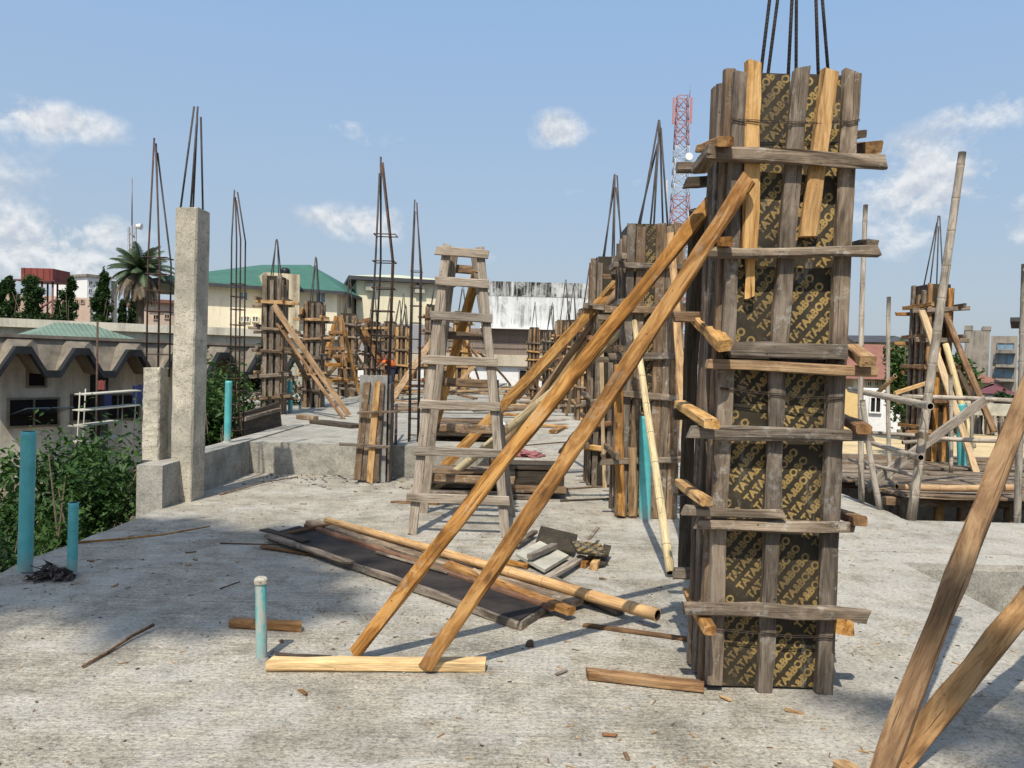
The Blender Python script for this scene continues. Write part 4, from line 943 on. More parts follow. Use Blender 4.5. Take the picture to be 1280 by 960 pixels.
# board wall at the raised slab edge
o = plank('edge_board', P(303, 533, 11.6), P(349, 518, 13.0), 0.42, 0.05, 'dark', None, (0.5, -1, 0)); tag(o, 'dark wide board standing on edge at the raised slab edge', 'board')
o = plank('edge_board', P(305, 524, 11.55), P(349, 512, 12.95), 0.07, 0.06, 'grey', None, (0, 0, 1)); tag(o, 'grey capping timber on top of the dark board on edge', 'timber')
lying('dark plank lying on the raised slab left of the stub column', 395, 527, 448, 533, 0.3, 0.06, 'dark', z0=0.43)
lying('short brown offcut on the raised slab beside the dark plank', 373, 521, 395, 523, 0.12, 0.08, 'brown', z0=0.43)
# clutter further along the slab
rr = random.Random(77)
desc = ['loose plank among the distant clutter at the far end of the slab']
for i in range(64):
    yv = rr.uniform(17, 40); xv = rr.uniform(-0.2, 0.075) * yv; zb = 0.43 if xv < -0.4 else 0.0; a = rr.uniform(0, pi); L = rr.uniform(1.2, 3.2)
    p = V((xv, yv, zb + 0.05 + rr.uniform(0, 0.28) * (yv > 22)))
    o = plank('loose_timber', p, p + V((cos(a) * L, sin(a) * L * 0.6, rr.uniform(-0.03, 0.12))), rr.uniform(0.12, 0.25), 0.06, rr.choice(['grey', 'brown', 'raker', 'fresh', 'dark', 'bamboo_old']), None, (0, 0, 1))
    tag(o, desc[0], 'timber', 'clutter of timber far along the slab')
# sacks, cloth, stones, leaves, chips
def lump(name, label, cat, c, r, mat, seed, group=None, n=3, k=0.35):
    bm = bmesh.new(); bmesh.ops.create_icosphere(bm, subdivisions=n, radius=1.0)
    for v in bm.verts:
        q = v.co.copy(); f = 1 + k * noise.noise(q * 1.7 + V((seed, 0, 0))) + k * 0.5 * noise.noise(q * 4 + V((0, seed, 0)))
        v.co = V((q.x * r[0] * f, q.y * r[1] * f, max(-0.6, q.z) * r[2] * f))
    me = bpy.data.meshes.new(name); bm.to_mesh(me); bm.free(); me.materials.append(M[mat])
    for p_ in me.polygons: p_.use_smooth = True
    o = link(name, me, None, T4(V(c) + V((0, 0, r[2] * 0.6)))); return tag(o, label, cat, group)
mb = MB(); mb.box((4.9, 6.487, -0.30), (3.08, 0.02, 0.50)); 
tag(mb.build('opening_shade_sheet', M['beam']), 'grey sheet added so the far side of the floor opening looks more shaded', 'lining')  # added sheet; its greyer tone stands for shading on the far side
lump('white_sack', 'white woven sack lying behind the ladder right rail', 'sack', G(622, 545, 0.0), (0.2, 0.16, 0.22), 'whitebag', 3)
lump('cloth_bundle', 'crumpled faded pink cloth on the floor right of the ladder', 'cloth', G(661, 571), (0.19, 0.13, 0.06), 'pinkcloth', 5, n=4, k=1.0)
lump('stone', 'small brown stone on the floor between the raker shadows', 'stone', G(662, 808), (0.024, 0.02, 0.022), 'rust_brown', 6, n=2, k=0.5)
# heap of dry leaves between the two edge pipes
r = random.Random(9); mb = MB(); c0 = G(64, 724)
for i in range(90):
    a = r.uniform(0, 2 * pi); q = r.random() ** 0.7; p = c0 + V((cos(a) * q * 0.16, sin(a) * q * 0.11, 0.008 + max(0, 0.12 * (1 - q) * r.random())))
    R = Euler((r.uniform(-.9, .9), r.uniform(-.9, .9), r.uniform(0, 6))).to_matrix(); l, w = r.uniform(0.03, 0.075), r.uniform(0.012, 0.03)
    mb.face([p + R @ V(t) for t in ((-l, 0, 0), (0, -w, 0.008), (l, 0, 0.0), (0, w, 0.008))])
for i in range(8):
    a = r.uniform(0, 2 * pi); mb.tube([c0 + V((0, 0, 0.05)), c0 + V((cos(a) * 0.2, sin(a) * 0.12, 0.02 + 0.08 * r.random()))], 0.004, 5)
tag(mb.build('leaf_heap', M['dead_leaf']), 'small heap of dry dark leaves between the two edge pipes', 'leaf heap')
# small chips, crumbs and splinters trodden over the slab: nobody could count them
r = random.Random(5); mb = MB()
def chip(p, l, w, h, m):
    R = Euler((r.uniform(-.2, .2), r.uniform(-.2, .2), r.uniform(0, 6))).to_matrix(); mb.box(p + V((0, 0, h / 2)), (l, w, h), R, m)
n_ = 0
while n_ < 1500:
    yv = 2.2 + 13 * r.random() ** 1.6; xv = r.uniform(-3.5, 4.3)
    if xv < -0.3 and yv > 10.5 or 3.2 < xv and 4 < yv < 6.7 or (1.0 < xv < 1.8 and 3.7 < yv < 4.6): continue
    if noise.noise(V((xv * 0.8, yv * 0.8, 2))) < r.uniform(-0.45, 0.4): continue
    n_ += 1; k = r.random(); p = V((xv, yv, 0.001))
    if k < 0.4: chip(p, r.uniform(0.01, 0.05), r.uniform(0.003, 0.009), 0.004, r.choice((0, 1, 0)))
    elif k < 0.75: chip(p, r.uniform(0.005, 0.016), r.uniform(0.005, 0.013), r.uniform(0.003, 0.009), 2)
    elif k < 0.97: chip(p, r.uniform(0.008, 0.022), r.uniform(0.005, 0.012), 0.003, 3)
    else: chip(p, r.uniform(0.04, 0.09), r.uniform(0.01, 0.02), 0.01, r.choice((0, 1)))
for i in range(260):                                                   # denser dirt along the foot of the beam
    xv = r.uniform(-3.4, -0.3); yv = 10.55 - abs(r.gauss(0, 0.55)); chip(V((xv, yv, 0.001)), r.uniform(0.01, 0.06), r.uniform(0.008, 0.025), r.uniform(0.005, 0.015), r.choice((1, 2, 2, 2, 2, 3)))
tag(mb.build('debris', [M['chip'], M['brown'], M['cement'], M['dead_leaf']]), 'small wood chips, mortar crumbs and dry leaf bits scattered over the slab', 'debris', kind='stuff')
for i, (u, v, l, lab) in enumerate(((375, 862, 0.07, 'small brown chip on the near floor below the sole board'), (900, 410 + 460, 0.06, 'small splintered chip at the left foot of the near shutter'), (753, 918, 0.06, 'reddish chip alone on the near floor'), (695, 843, 0.08, 'grey splinter between sole board and weathered timber'))):
    a = G(u, v, 0.008); an = rr.uniform(-1, 1); o = plank('wood_chip', a, a + V((l * cos(an), l * sin(an), 0.003)), 0.018, 0.008, ('raker', 'fresh', 'red', 'grey')[i], None, (0, 0, 1)); tag(o, lab, 'chip')

# ================================================================ bamboo scaffold and deck on the right
def pole(label, a, b, r0, r1=None, mat='bamboo_old', hollow=True):
    return tag(bamboo('bamboo_pole', a, b, r0, r1 or r0, mat), label, 'bamboo pole', 'bamboo scaffold right of the near shutter')
g1 = G(1077, 628); pole('upright bamboo pole next to the near shutter', g1, P(1082, 256, g1.y), 0.036, 0.028)
g2 = G(1100, 637); pole('slightly bent upright bamboo pole reaching middle height', g2, P(1078, 500, g2.y + 0.1), 0.035, 0.032)
pole('thin upright bamboo pole with a rounded tip', V((P(1117, 610, 10.6).x, 10.6, -0.5)), P(1111, 371, 10.6), 0.03, 0.027)
g3 = G(1139, 650); pole('tallest leaning bamboo pole rising across the sky', g3 + V((0, 0, 0)), P(1203, 190, g3.y - 0.3), 0.05, 0.038)
pole('upright bamboo pole at the far right beside the deck', V((P(1273, 640, 8.9).x, 8.9, -1.5)), P(1281, 330, 8.9), 0.042, 0.035)
pole('thick grey rail pole with open end, upper one', P(1062, 487, 9.9), P(1163, 508, 7.9), 0.036, 0.04)
pole('thick grey rail pole with open end, lower one', P(1076, 549, 10.2), P(1151, 572, 8.0), 0.031, 0.035)
pole('long straight white rail behind the leaning pole', P(1122, 496, 11.0), P(1300, 503, 10.6), 0.033)
pole('long lower rail in two lengths behind the leaning pole', P(1090, 541, 11.0), P(1152, 545, 10.9), 0.028)
pole('lower rail running on toward the rough timber', P(1172, 548, 10.8), P(1290, 551, 10.5), 0.033)
pole('thin cross rail seen behind the lower rail', P(1128, 553, 11.6), P(1180, 550, 11.6), 0.03)
pole('dark short bamboo stub sticking up left of the deck column', P(1098, 490, 10.4), P(1119, 470, 10.1), 0.03, 0.028, 'bamboo_tan')
pole('thick round bamboo lying along the deck front edge', V((P(1118, 617, 9.3).x, 9.25, 0.24)), V((P(1228, 612, 9.3).x + 0.4, 9.35, 0.25)), 0.04, 0.045, 'bamboo_tan')
pole('thin sagging pole tied low across the scaffold uprights', P(1062, 574, 10.5), P(1150, 596, 9.0), 0.024)
pole('upright thin bamboo behind the leaning pole', V((P(1190, 560, 11.4).x, 11.4, 0.15)), P(1188, 468, 11.4), 0.028)
pole('short upright bamboo beside the thin teal pipe', V((P(1216, 560, 11.8).x, 11.8, 0.15)), P(1217, 489, 11.8), 0.026)
def lash(c, r):
    mb = MB()
    for k in range(5):
        z = (k - 2) * 0.014; mb.tube([V(c) + V((cos(t * pi / 6) * r, sin(t * pi / 6) * r, z + 0.012 * sin(t))) for t in range(13)], 0.006, 5, caps=False)
    mb.tube([V(c) + V((r, -0.02, 0)), V(c) + V((r + 0.03, -0.04, -0.09)), V(c) + V((r + 0.02, -0.05, -0.16))], 0.004, 4)
    return mb.build('rope_lashing', M['node'], tall_pole)
tall_pole = bpy.data.objects.get('bamboo_pole.003')
for (u, v, y_) in ((1149, 506, 8.2), (1143, 571, 8.25), (1152, 545, 8.25)): lash(P(u, v, y_), 0.062)
o = plank('brace_board', P(1084, 610, 9.6), P(1231, 500, 10.4), 0.13, 0.035, 'ladder', None, (0.2, -1, 0)); tag(o, 'grey diagonal brace board across the bamboo scaffold', 'board')
o = plank('brace_board', P(1118, 492, 10.9), P(1158, 479, 11.2), 0.06, 0.035, 'fresh', None, (0, -1, 0)); tag(o, 'small fresh board tied below the deck column yokes', 'board')
root = thing('timber_deck', (7.2, 10.9, -0.1), 'grey weathered plank deck on posts below the bamboo scaffold', 'deck')
yv = 9.05; i = 0
while yv < 13.6:
    w = rnd.uniform(0.2, 0.32)
    plank('deck_board', (4.45 + rnd.uniform(0, 0.35), yv + w / 2, 0.14 + rnd.uniform(-0.02, 0.03)), (11.5, yv + w / 2 + rnd.uniform(-.05, .05), 0.15 + rnd.uniform(-0.02, 0.03)), w, 0.035, rnd.choice(['grey', 'grey', 'brown']), root, (0, 0.04, 1), jit=0.02)
    yv += w + 0.012
for x in (4.75, 5.2, 5.45, 6.1, 6.6, 7.4, 8.2, 9.0):
    loglike('post', (x, 9.25 + rnd.uniform(-.1, .3), -3), (x + rnd.uniform(-.05, .05), 9.3, 0.08), 0.06, 0.055, 'brown' if rnd.random() < 0.6 else 'rough', root)
for y_ in (9.3, 10.6, 12.0, 13.2): plank('joist', (4.5, y_, 0.06), (11.4, y_, 0.065), 0.09, 0.1, 'brown', root, (0, 0, 1))
root = thing('timber_deck', (8.3, 17, -0.2), 'ochre sanded deck strip beyond the grey deck, behind the column', 'deck')
mb = MB(); mb.box((9.0, 17.0, 0.0), (9, 5.6, 0.2)); mb.build('deck_sheet', M['sand'], root)
for x in (5.5, 8, 11): slabbox('post', (x, 14.6, -1.56), (0.2, 0.2, 2.88), 'brown', root)
root = thing('added_void_wall', (8, 13.75, -3), 'concrete wall added to keep the void under the grey deck dark', 'wall')  # added wall: hides the lit ground behind so the gap stays dark
slabbox('wall', (8.2, 13.8, -1.48), (7.6, 0.25, 3.0), 'cement', root)
# bundles of poles standing beyond the deck
for i in range(26):
    y_ = 19.5 + rnd.uniform(0, 1.0); u = rnd.uniform(1196, 1262); a = P(u, 562, y_); b = P(u + rnd.uniform(-10, 10), rnd.uniform(498, 520), y_ + 0.3)
    tag(loglike('stored_pole', a, b, 0.05, 0.04, rnd.choice(['brown', 'grey', 'dark', 'bamboo_old'])), 'pole standing in the stored bunch behind the right deck', 'pole', 'poles stored behind the right deck')
rail = P(1180, 507, 19.3); o = plank('rail_board', P(1176, 510, 19.2), P(1290, 514, 19.0), 0.3, 0.08, 'palewall', None, (0, -1, 0)); tag(o, 'pale capping beam above the stored poles', 'beam')
# ================================================================ plants
def leaf_faces(mb, c, rad, n, size, r, clumps=14, mat=0, shell=0.55, droop=0.0, asp=0.5):
    cl = []
    for i in range(clumps):
        d = V((r.gauss(0, 1), r.gauss(0, 1), r.gauss(0, 1))).normalized() * (shell + (1 - shell) * r.random()) * r.uniform(0.55, 1.0)
        cl.append((V((d.x * rad[0], d.y * rad[1], d.z * rad[2])), r.uniform(0.22, 0.42)))
    for i in range(n):
        o, k = r.choice(cl)
        d = V((r.gauss(0, .5), r.gauss(0, .5), r.gauss(0, .5)))
        p = V(c) + o + V((d.x * rad[0], d.y * rad[1], d.z * rad[2])) * k
        s = size * r.uniform(0.6, 1.3)
        R = Euler((r.uniform(-1.0, 1.0) + droop, r.uniform(-1.0, 1.0), r.uniform(0, 2 * pi))).to_matrix()
        mb.face([p + R @ V(q) for q in ((-s, 0, 0), (0, -s * asp, s * 0.12), (s, 0, -s * 0.1), (0, s * asp, s * 0.12))], mat)
def tree(name, label, base, h, rad, n, size, mat, seed, cat='tree', group=None, trunk_r=0.15, crown_z=None, clumps=16, shape=None, shell=0.5, droop=0.0):
    r = random.Random(seed); base = V(base)
    root = thing(name, base, label, cat, group)
    cz = base.z + (crown_z if crown_z is not None else h - rad[2])
    mb = MB(); top = V((base.x + r.uniform(-.2, .2), base.y, cz + rad[2] * 0.3))
    pts = [base, base.lerp(top, 0.35) + V((r.uniform(-.15, .15) * trunk_r * 5, 0, 0)), base.lerp(top, 0.7), top]
    mb.tube(pts, [trunk_r, trunk_r * 0.8, trunk_r * 0.55, trunk_r * 0.15], 8)
    for i in range(9):
        p = base.lerp(top, r.uniform(0.5, 0.95)); e = V((base.x, base.y, cz)) + V((r.uniform(-.7, .7) * rad[0], r.uniform(-.7, .7) * rad[1], r.uniform(-.4, .8) * rad[2]))
        mb.tube([p, p.lerp(e, 0.5) + V((0, 0, -0.05 * rad[2])), e], [trunk_r * 0.35, trunk_r * 0.22, trunk_r * 0.08], 6)
    mb.build('trunk', M['trunk'], root)
    cb = MB()
    if shape == 'column':
        k = 9
        for i in range(k):
            f = i / (k - 1); rr = rad[0] * (1.0 - 0.72 * f ** 1.3) * r.uniform(0.8, 1.15)
            leaf_faces(cb, (base.x + r.uniform(-.16, .16) * rad[0], base.y, cz - rad[2] + 1.9 * rad[2] * f), (rr, rr, rad[2] / k * 2.0), n // k, size, r, 14, 0, 0.25, droop, 0.4)
    else:
        leaf_faces(cb, (base.x, base.y, cz), rad, n, size, r, clumps, 0, shell, droop)
    cb.build('crown', M[mat], root)
    return root
# bushes growing below the slab edge on the left: each has its own mesh of leaves and stems
def bush(label, c, rad, n, size, seed, mat='leaf', sprigs=6, group='bushes below the slab edge'):
    r = random.Random(seed); root = thing('leafy_bush', V((c[0], c[1], -3)), label, 'bush', group)
    mb = MB(); leaf_faces(mb, c, rad, n, size, r, 22, 0, 0.35, 0.1, 0.42)
    for i in range(sprigs):
        a = V(c) + V((r.uniform(-.8, .8) * rad[0], r.uniform(-.8, .8) * rad[1], rad[2] * 0.5)); e = a + V((r.uniform(-.3, .3), r.uniform(-.3, .3), rad[2] * r.uniform(0.5, 0.95)))
        for k in range(26):
            p = a.lerp(e, k / 25) + V((r.gauss(0, .05), r.gauss(0, .05), 0)); s = size * r.uniform(0.6, 1.1)
            R = Euler((r.uniform(-.8, .8), r.uniform(-.8, .8), r.uniform(0, 6))).to_matrix()
            mb.face([p + R @ V(q) for q in ((-s, 0, 0), (0, -s * .4, 0.01), (s, 0, 0), (0, s * .4, 0.01))])
    mb.build('foliage', M[mat], root)
    sb = MB()
    for i in range(12):
        e = V(c) + V((r.uniform(-.8, .8) * rad[0], r.uniform(-.8, .8) * rad[1], r.uniform(-.2, .9) * rad[2])); b = V((c[0] + r.uniform(-.3, .3), c[1] + r.uniform(-.3, .3), -3.0))
        sb.tube([b, b.lerp(e, 0.5) + V((r.uniform(-.2, .2), 0, 0.1)), e], [0.03, 0.02, 0.006], 5)
    sb.build('stem', M['trunk'], root)
    return root
bs = [((-4.9, 5.6, -1.0), (0.95, 1.1, 0.95), 'nearest leafy bush at the bottom of the left edge, behind the thickest teal pipe'),
      ((-5.3, 7.4, -0.9), (1.1, 1.1, 1.05), 'leafy bush behind the short teal pipe, under the white rack'),
      ((-4.75, 8.7, -0.55), (0.75, 1.1, 1.2), 'leafy bush left of the short bare column'),
      ((-7.2, 8.6, -1.0), (1.5, 1.3, 1.0), 'wide leafy bush at the left picture border under the awning window'),
      ((-6.6, 11.2, -0.75), (1.5, 1.3, 1.1), 'leafy bush in front of the white rack'),
      ((-4.9, 12.6, -0.2), (0.62, 0.9, 1.45), 'tall bright bush between the tall bare column and the bar cage'),
      ((-5.6, 15.5, -0.2), (0.9, 0.9, 1.7), 'tall bush behind the bar cage of the dark board'),
      ((-5.7, 19.2, 0.0), (0.5, 0.8, 1.3), 'thin bush left of the raker of the brown shutter'),
      ((-9.8, 13.0, -0.9), (1.8, 1.5, 1.0), 'low bush against the vaulted building wall')]
for i, (c, rd, lab) in enumerate(bs): bush(lab, c, rd, 6500 if i < 6 else 3000, 0.05 if c[1] < 10 else 0.07, 50 + i)
# ================================================================ helpers for buildings
class Face:
    """vertical wall plane through two ground points; picture measurements become (s, z) on the wall"""
    def __init__(s, a, b):
        s.a = V((a[0], a[1], 0)); s.d = (V((b[0], b[1], 0)) - s.a); s.L = s.d.length; s.d.normalize(); s.n = V((s.d.y, -s.d.x, 0))
        s.mw = Matrix((s.d, -s.n, V((0, 0, 1)))).transposed().to_4x4(); s.mw.translation = s.a
    def at(s, u, v):
        r = ray(u, v); t = s.n.dot(s.a - EYE) / s.n.dot(r); p = EYE + r * t
        return s.d.dot(p - s.a), p.z
def wallbox(name, F_, s0, s1, z0, z1, dep, mat, parent, out=0.0):
    mb = MB(); mb.box(((s0 + s1) / 2, dep / 2 - out, (z0 + z1) / 2), (s1 - s0, dep, z1 - z0)); return mb.build(name, M[mat], parent, F_.mw)
def window(F_, rect, parent, glass='glass', frame='white', t=0.06, bars=1, px=True):
    if px:
        s0, z1 = F_.at(rect[0], rect[1]); s1, z0 = F_.at(rect[2], rect[3])
    else: s0, z1, s1, z0 = rect
    if s0 > s1: s0, s1 = s1, s0
    mb = MB(); w = s1 - s0; h = z1 - z0; y = -0.04
    for (cx, cz, a, b) in ((s0 + w / 2, z0 - t / 2, w + 2 * t, t), (s0 + w / 2, z1 + t / 2, w + 2 * t, t), (s0 - t / 2, z0 + h / 2, t, h), (s1 + t / 2, z0 + h / 2, t, h)):
        mb.box((cx, y, cz), (a, 0.12, b))
    for i in range(bars): mb.box((s0 + w * (i + 1) / (bars + 1), y - 0.002, z0 + h / 2), (t * 0.7, 0.1, h))
    f = mb.build('window', M[frame], parent, F_.mw)
    pb = MB(); pb.face([(s0, -0.02, z0), (s1, -0.02, z0), (s1, -0.02, z1), (s0, -0.02, z1)]); pb.build('pane', M[glass], f, F_.mw)
    return f
def hip(name, F_, s0, s1, z0, dep, rise, inset, mat, parent, over=0.5, thick=0.18):
    mb = MB(); a, b, c, d = (s0 - over, -over, z0), (s1 + over, -over, z0), (s1 + over, dep + over, z0), (s0 - over, dep + over, z0)
    e, f = (s0 + inset, dep / 2, z0 + rise), (s1 - inset, dep / 2, z0 + rise)
    for q in ((a, b, f, e), (b, c, f), (c, d, e, f), (d, a, e), (d, c, b, a)): mb.face(q)
    return mb.build(name, M[mat], parent, F_.mw, fix=True)
# ================================================================ vaulted low building on the left
pA, pB = P(-25, 470, 26.5), P(352, 470, 36.5)
F1 = Face(pA, pB)
root = thing('vaulted_building', V((pA.x, pA.y, -3)), 'low cream building with a zigzag dark roof edge behind the bushes', 'building')
zt = F1.at(160, 437)[1]; L = F1.L
wallbox('wall', F1, 0, L, -3, zt - 0.35, 7, 'halls', root)
per = (F1.at(145, 440)[0] - F1.at(80, 440)[0]); s_pk = F1.at(80, 440)[0]; amp = F1.at(145, 437)[1] - F1.at(145, 463)[1]
k0 = -int(s_pk / per) - 1; pts = []
for k in range(k0, int((L - s_pk) / per) + 2):
    c = s_pk + k * per
    pts += [(c - 0.12 * per, zt), (c + 0.12 * per, zt), (c + 0.38 * per, zt - amp), (c + 0.62 * per, zt - amp)]
pts = [p for p in pts if -0.5 < p[0] < L + 0.5]
def fold(name, out, th, mat, y0, y1):
    mb = MB()
    for (s0, z0), (s1, z1) in zip(pts, pts[1:]):
        for y_, flip in ((y0, False), (y1, True)):
            q = [(s0, y_, z0 - th), (s1, y_, z1 - th), (s1, y_, z1), (s0, y_, z0)]; mb.face(q[::-1] if flip else q)
        mb.face([(s0, y0, z0), (s1, y0, z1), (s1, y1, z1), (s0, y1, z0)]); mb.face([(s0, y0, z0 - th), (s0, y1, z0 - th), (s1, y1, z1 - th), (s1, y0, z1 - th)])
    return mb.build(name, M[mat], root, F1.mw)
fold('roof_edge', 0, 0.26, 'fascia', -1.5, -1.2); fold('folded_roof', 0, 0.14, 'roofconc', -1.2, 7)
# brown sloping gable infill between folds, set back from the edge, and the flat band above it
mb = MB()
for (s0, z0), (s1, z1) in zip(pts, pts[1:]): mb.face([(s0, -1.0, z0 - 0.02), (s1, -1.0, z1 - 0.02), (s1, -0.6, zt + 0.36), (s0, -0.6, zt + 0.36)])
mb.build('roof_slope', M['roofconc'], root, F1.mw)
wallbox('parapet', F1, -0.5, L + 0.5, zt + 0.30, zt + 0.42, 6.0, 'roofconc', root, 0.75)
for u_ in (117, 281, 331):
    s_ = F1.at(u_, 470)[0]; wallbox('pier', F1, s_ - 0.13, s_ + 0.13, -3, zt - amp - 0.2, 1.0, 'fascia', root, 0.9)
def opening(rect, bars=1, fr='roofconc'):
    w_ = window(F1, rect, root, 'void', fr, 0.07, bars); return w_
opening((11, 500, 71, 530)); opening((35, 463, 55, 482), 0); opening((90, 495, 172, 522), 2); opening((262, 474, 306, 496), 1); opening((312, 466, 340, 486), 1)
# awning shutter of the first window
s0, z1 = F1.at(12, 503); s1, _ = F1.at(70, 503); mb = MB()
for (a0, a1) in ((s0, (s0 + s1) / 2 - 0.04), ((s0 + s1) / 2 + 0.04, s1)): mb.box(((a0 + a1) / 2, -0.75, z1 - 0.28), (a1 - a0, 1.4, 0.04), Matrix.Rotation(radians(-12), 3, 'X'))
mb.build('awning_shutter', M['glass'], root, F1.mw)
root = thing('green_hip_roof', P(110, 428, 38), 'small faded green ribbed hip roof rising above the vaulted building', 'roof')
F_ = Face(P(22, 428, 37), P(188, 428, 41)); z0 = F_.at(100, 431)[1]
wallbox('wall', F_, 1.0, F_.L - 1.0, -3, z0 + 0.05, 5, 'halls', root); mb = MB(); n = 26; zr = F_.at(110, 403)[1]
hip('roof_sheet', F_, 0, F_.L, z0, 6, zr - z0, F_.L * 0.36, 'roofteal', root, 0.4)
for i in range(1, n):
    s = F_.L * i / n; f = min(1, s / (F_.L * 0.36), (F_.L - s) / (F_.L * 0.36)); mb.tube([(s, -0.4, z0 + 0.03), (s, 3.0 * f - 0.4 * (1 - f), z0 + (zr - z0) * f + 0.03)], 0.025, 5)
mb.build('roof_rib', M['roofteal'], root, F_.mw)
# long pale parapet wall running behind
F2 = Face(P(-30, 410, 44), P(470, 420, 56)); root = thing('long_wall', V((F2.a.x, F2.a.y, -3)), 'long pale concrete canopy wall with a stained top band behind the vaulted building', 'wall')
za = F2.at(150, 404)[1]; zb = F2.at(150, 414)[1]
wallbox('wall', F2, 0, F2.L, -3, zb, 1.0, 'palewall', root, 0); wallbox('coping', F2, 0, F2.L, zb, za, 1.6, 'halls', root, 0.35)
# ================================================================ distant buildings on the left
def building(name, label, u0, y0, u1, y1, vtop, umid, dep, mat, wins=(), glass='glass', frame='white', zbot=-3, wname='wall', facing=False):
    if facing: y1 = y0 * (640 - u0 - 962 / ((u0 - 640) / 962)) / (640 - u1 - 962 / ((u0 - 640) / 962))
    Fx = Face(P(u0, 450, y0), P(u1, 450, y1)); root = thing(name, V((Fx.a.x, Fx.a.y, zbot)), label, 'building')
    z = Fx.at(umid, vtop)[1]; wallbox(wname, Fx, 0, Fx.L, zbot, z, dep, mat, root)
    for w_ in wins: window(Fx, w_, root, glass, frame)
    return root, Fx, z
root, Fx, z = building('apartment_block', 'white slab block of flats with many small windows, left of the palm', 108, 110, 138, 113, 347, 122, 9, 'white', [(111 + 8 * i, 352 + 9.4 * j, 114.5 + 8 * i, 356.5 + 9.4 * j) for j in range(5) for i in range(3)], 'glass', 'whitewall')
wallbox('roof', Fx, -0.3, Fx.L + 0.3, z, z + 0.35, 9.6, 'greywall', root, 0.3)
wallbox('side_wall', Fx, Fx.L + 0.01, Fx.L + 1.0, -3, z - 0.2, 8.6, 'greywall', root, -0.2)
root, Fx, z = building('low_building', 'long cream building with a pierced upper band behind the dark trees', -10, 80, 112, 84, 372, 100, 8, 'pink', [(66 + 7.0 * i, 374.5, 69.5 + 7.0 * i, 379) for i in range(6)], 'void', 'pink')
root, Fx, z = building('pink_building', 'low pinkish building with a red roof edge between palm and tall bare column', 184, 72, 232, 74, 379, 205, 9, 'pink', [(192, 394, 197, 399), (206, 393, 211, 398)], 'void', 'pink')
wallbox('roof', Fx, -0.4, Fx.L + 0.4, z, z + 0.3, 10, 'roofred', root, 0.5)
# red tank on a steel tower
root = thing('water_tank_tower', P(57, 400, 78), 'red brown steel water tank on a braced tower', 'water tank'); y_ = 78.0
a, b = P(38, 351, y_), P(77, 338, y_); mb = MB(); mb.box(((a.x + b.x) / 2, y_, (a.z + b.z) / 2), (b.x - a.x, 3.0, b.z - a.z)); 
for i in range(5): mb.box((a.x + (b.x - a.x) * (i + .5) / 5, y_ - 1.53, (a.z + b.z) / 2), (0.09, 0.06, b.z - a.z))
mb.build('tank', M['tankred'], root)
mb = MB(); mb.box(((a.x + b.x) / 2 - 0.1, y_, a.z - 0.09), (b.x - a.x + 0.9, 3.5, 0.14)); mb.build('platform', M['roofmaroon'], root)
lg = []
for f in (0.34, 0.66, 1.0):
    for yy in (-1.3, 1.3): x = a.x + (b.x - a.x) * f - 0.1; lg.append([(x, y_ + yy, -3), (x, y_ + yy, a.z - 0.1)])
for zz in (2.5, 3.9, 5.3):
    lg.append([(a.x + (b.x - a.x) * .34 - .1, y_ - 1.3, zz), (b.x - 0.1, y_ - 1.3, zz)]); lg.append([(a.x + (b.x - a.x) * .34 - .1, y_ - 1.3, zz), (b.x - 0.1, y_ - 1.3, zz + 1.4)])
tubes('tower_frame', lg, 0.09, 'roofmaroon', root)
# antenna mast
root = thing('antenna_mast', P(166, 400, 100), 'thin grey antenna mast with a long whip and a small dish, above the palm', 'antenna'); y_ = 100.0; q = lambda u, v, dy=0: P(u, v, y_ + dy)
tubes('mast', [[q(165, 405), q(165, 282)], [q(161, 405), q(161, 284)], [q(169, 405), q(169.5, 280)]] + [[q(161, 290 + 14 * i), q(169, 297 + 14 * i)] for i in range(7)], 0.13, 'steel_grey', root)
tubes('whip', [[q(165, 282), q(165, 223)]], 0.08, 'steel_grey', root); tubes('dish', [[q(170.5, 282.5), q(177, 283.5)]], [0.25, 0.42], 'white', root, 12)
# dark trees in a row
for i, (u, v, w, y_, lab) in enumerate(((4, 352, 22, 60, 'cropped dark tree at the very left border'), (16, 347, 13, 57, 'slim dark tree left of the red tank'), (40, 346, 27, 55, 'broad dark tree in front of the red tank'), (86, 352, 17, 56, 'dark tree between red tank and white block of flats'),
                                   (70, 382, 15, 58, 'low dark tree right below the red tank'), (128, 343, 17, 54, 'tall slim dark tree before the white block of flats'), (155, 378, 14, 55, 'low dark tree left under the palm fronds'), (166, 372, 16, 56, 'dark tree right below the palm crown'))):
    t = P(u, v, y_); rx = w / 2 / 962 * y_ * 2.5; b = V((t.x, y_, -3)); H = t.z + 3
    tree('dark_tree', lab, b, H, (rx, rx, min(H * 0.42, 2.9)), 8500, 0.15, 'leaf_dark', 80 + i, 'tree', 'dark slim trees behind the long wall', 0.16, None, 12, 'column', 0.5, 0.5)
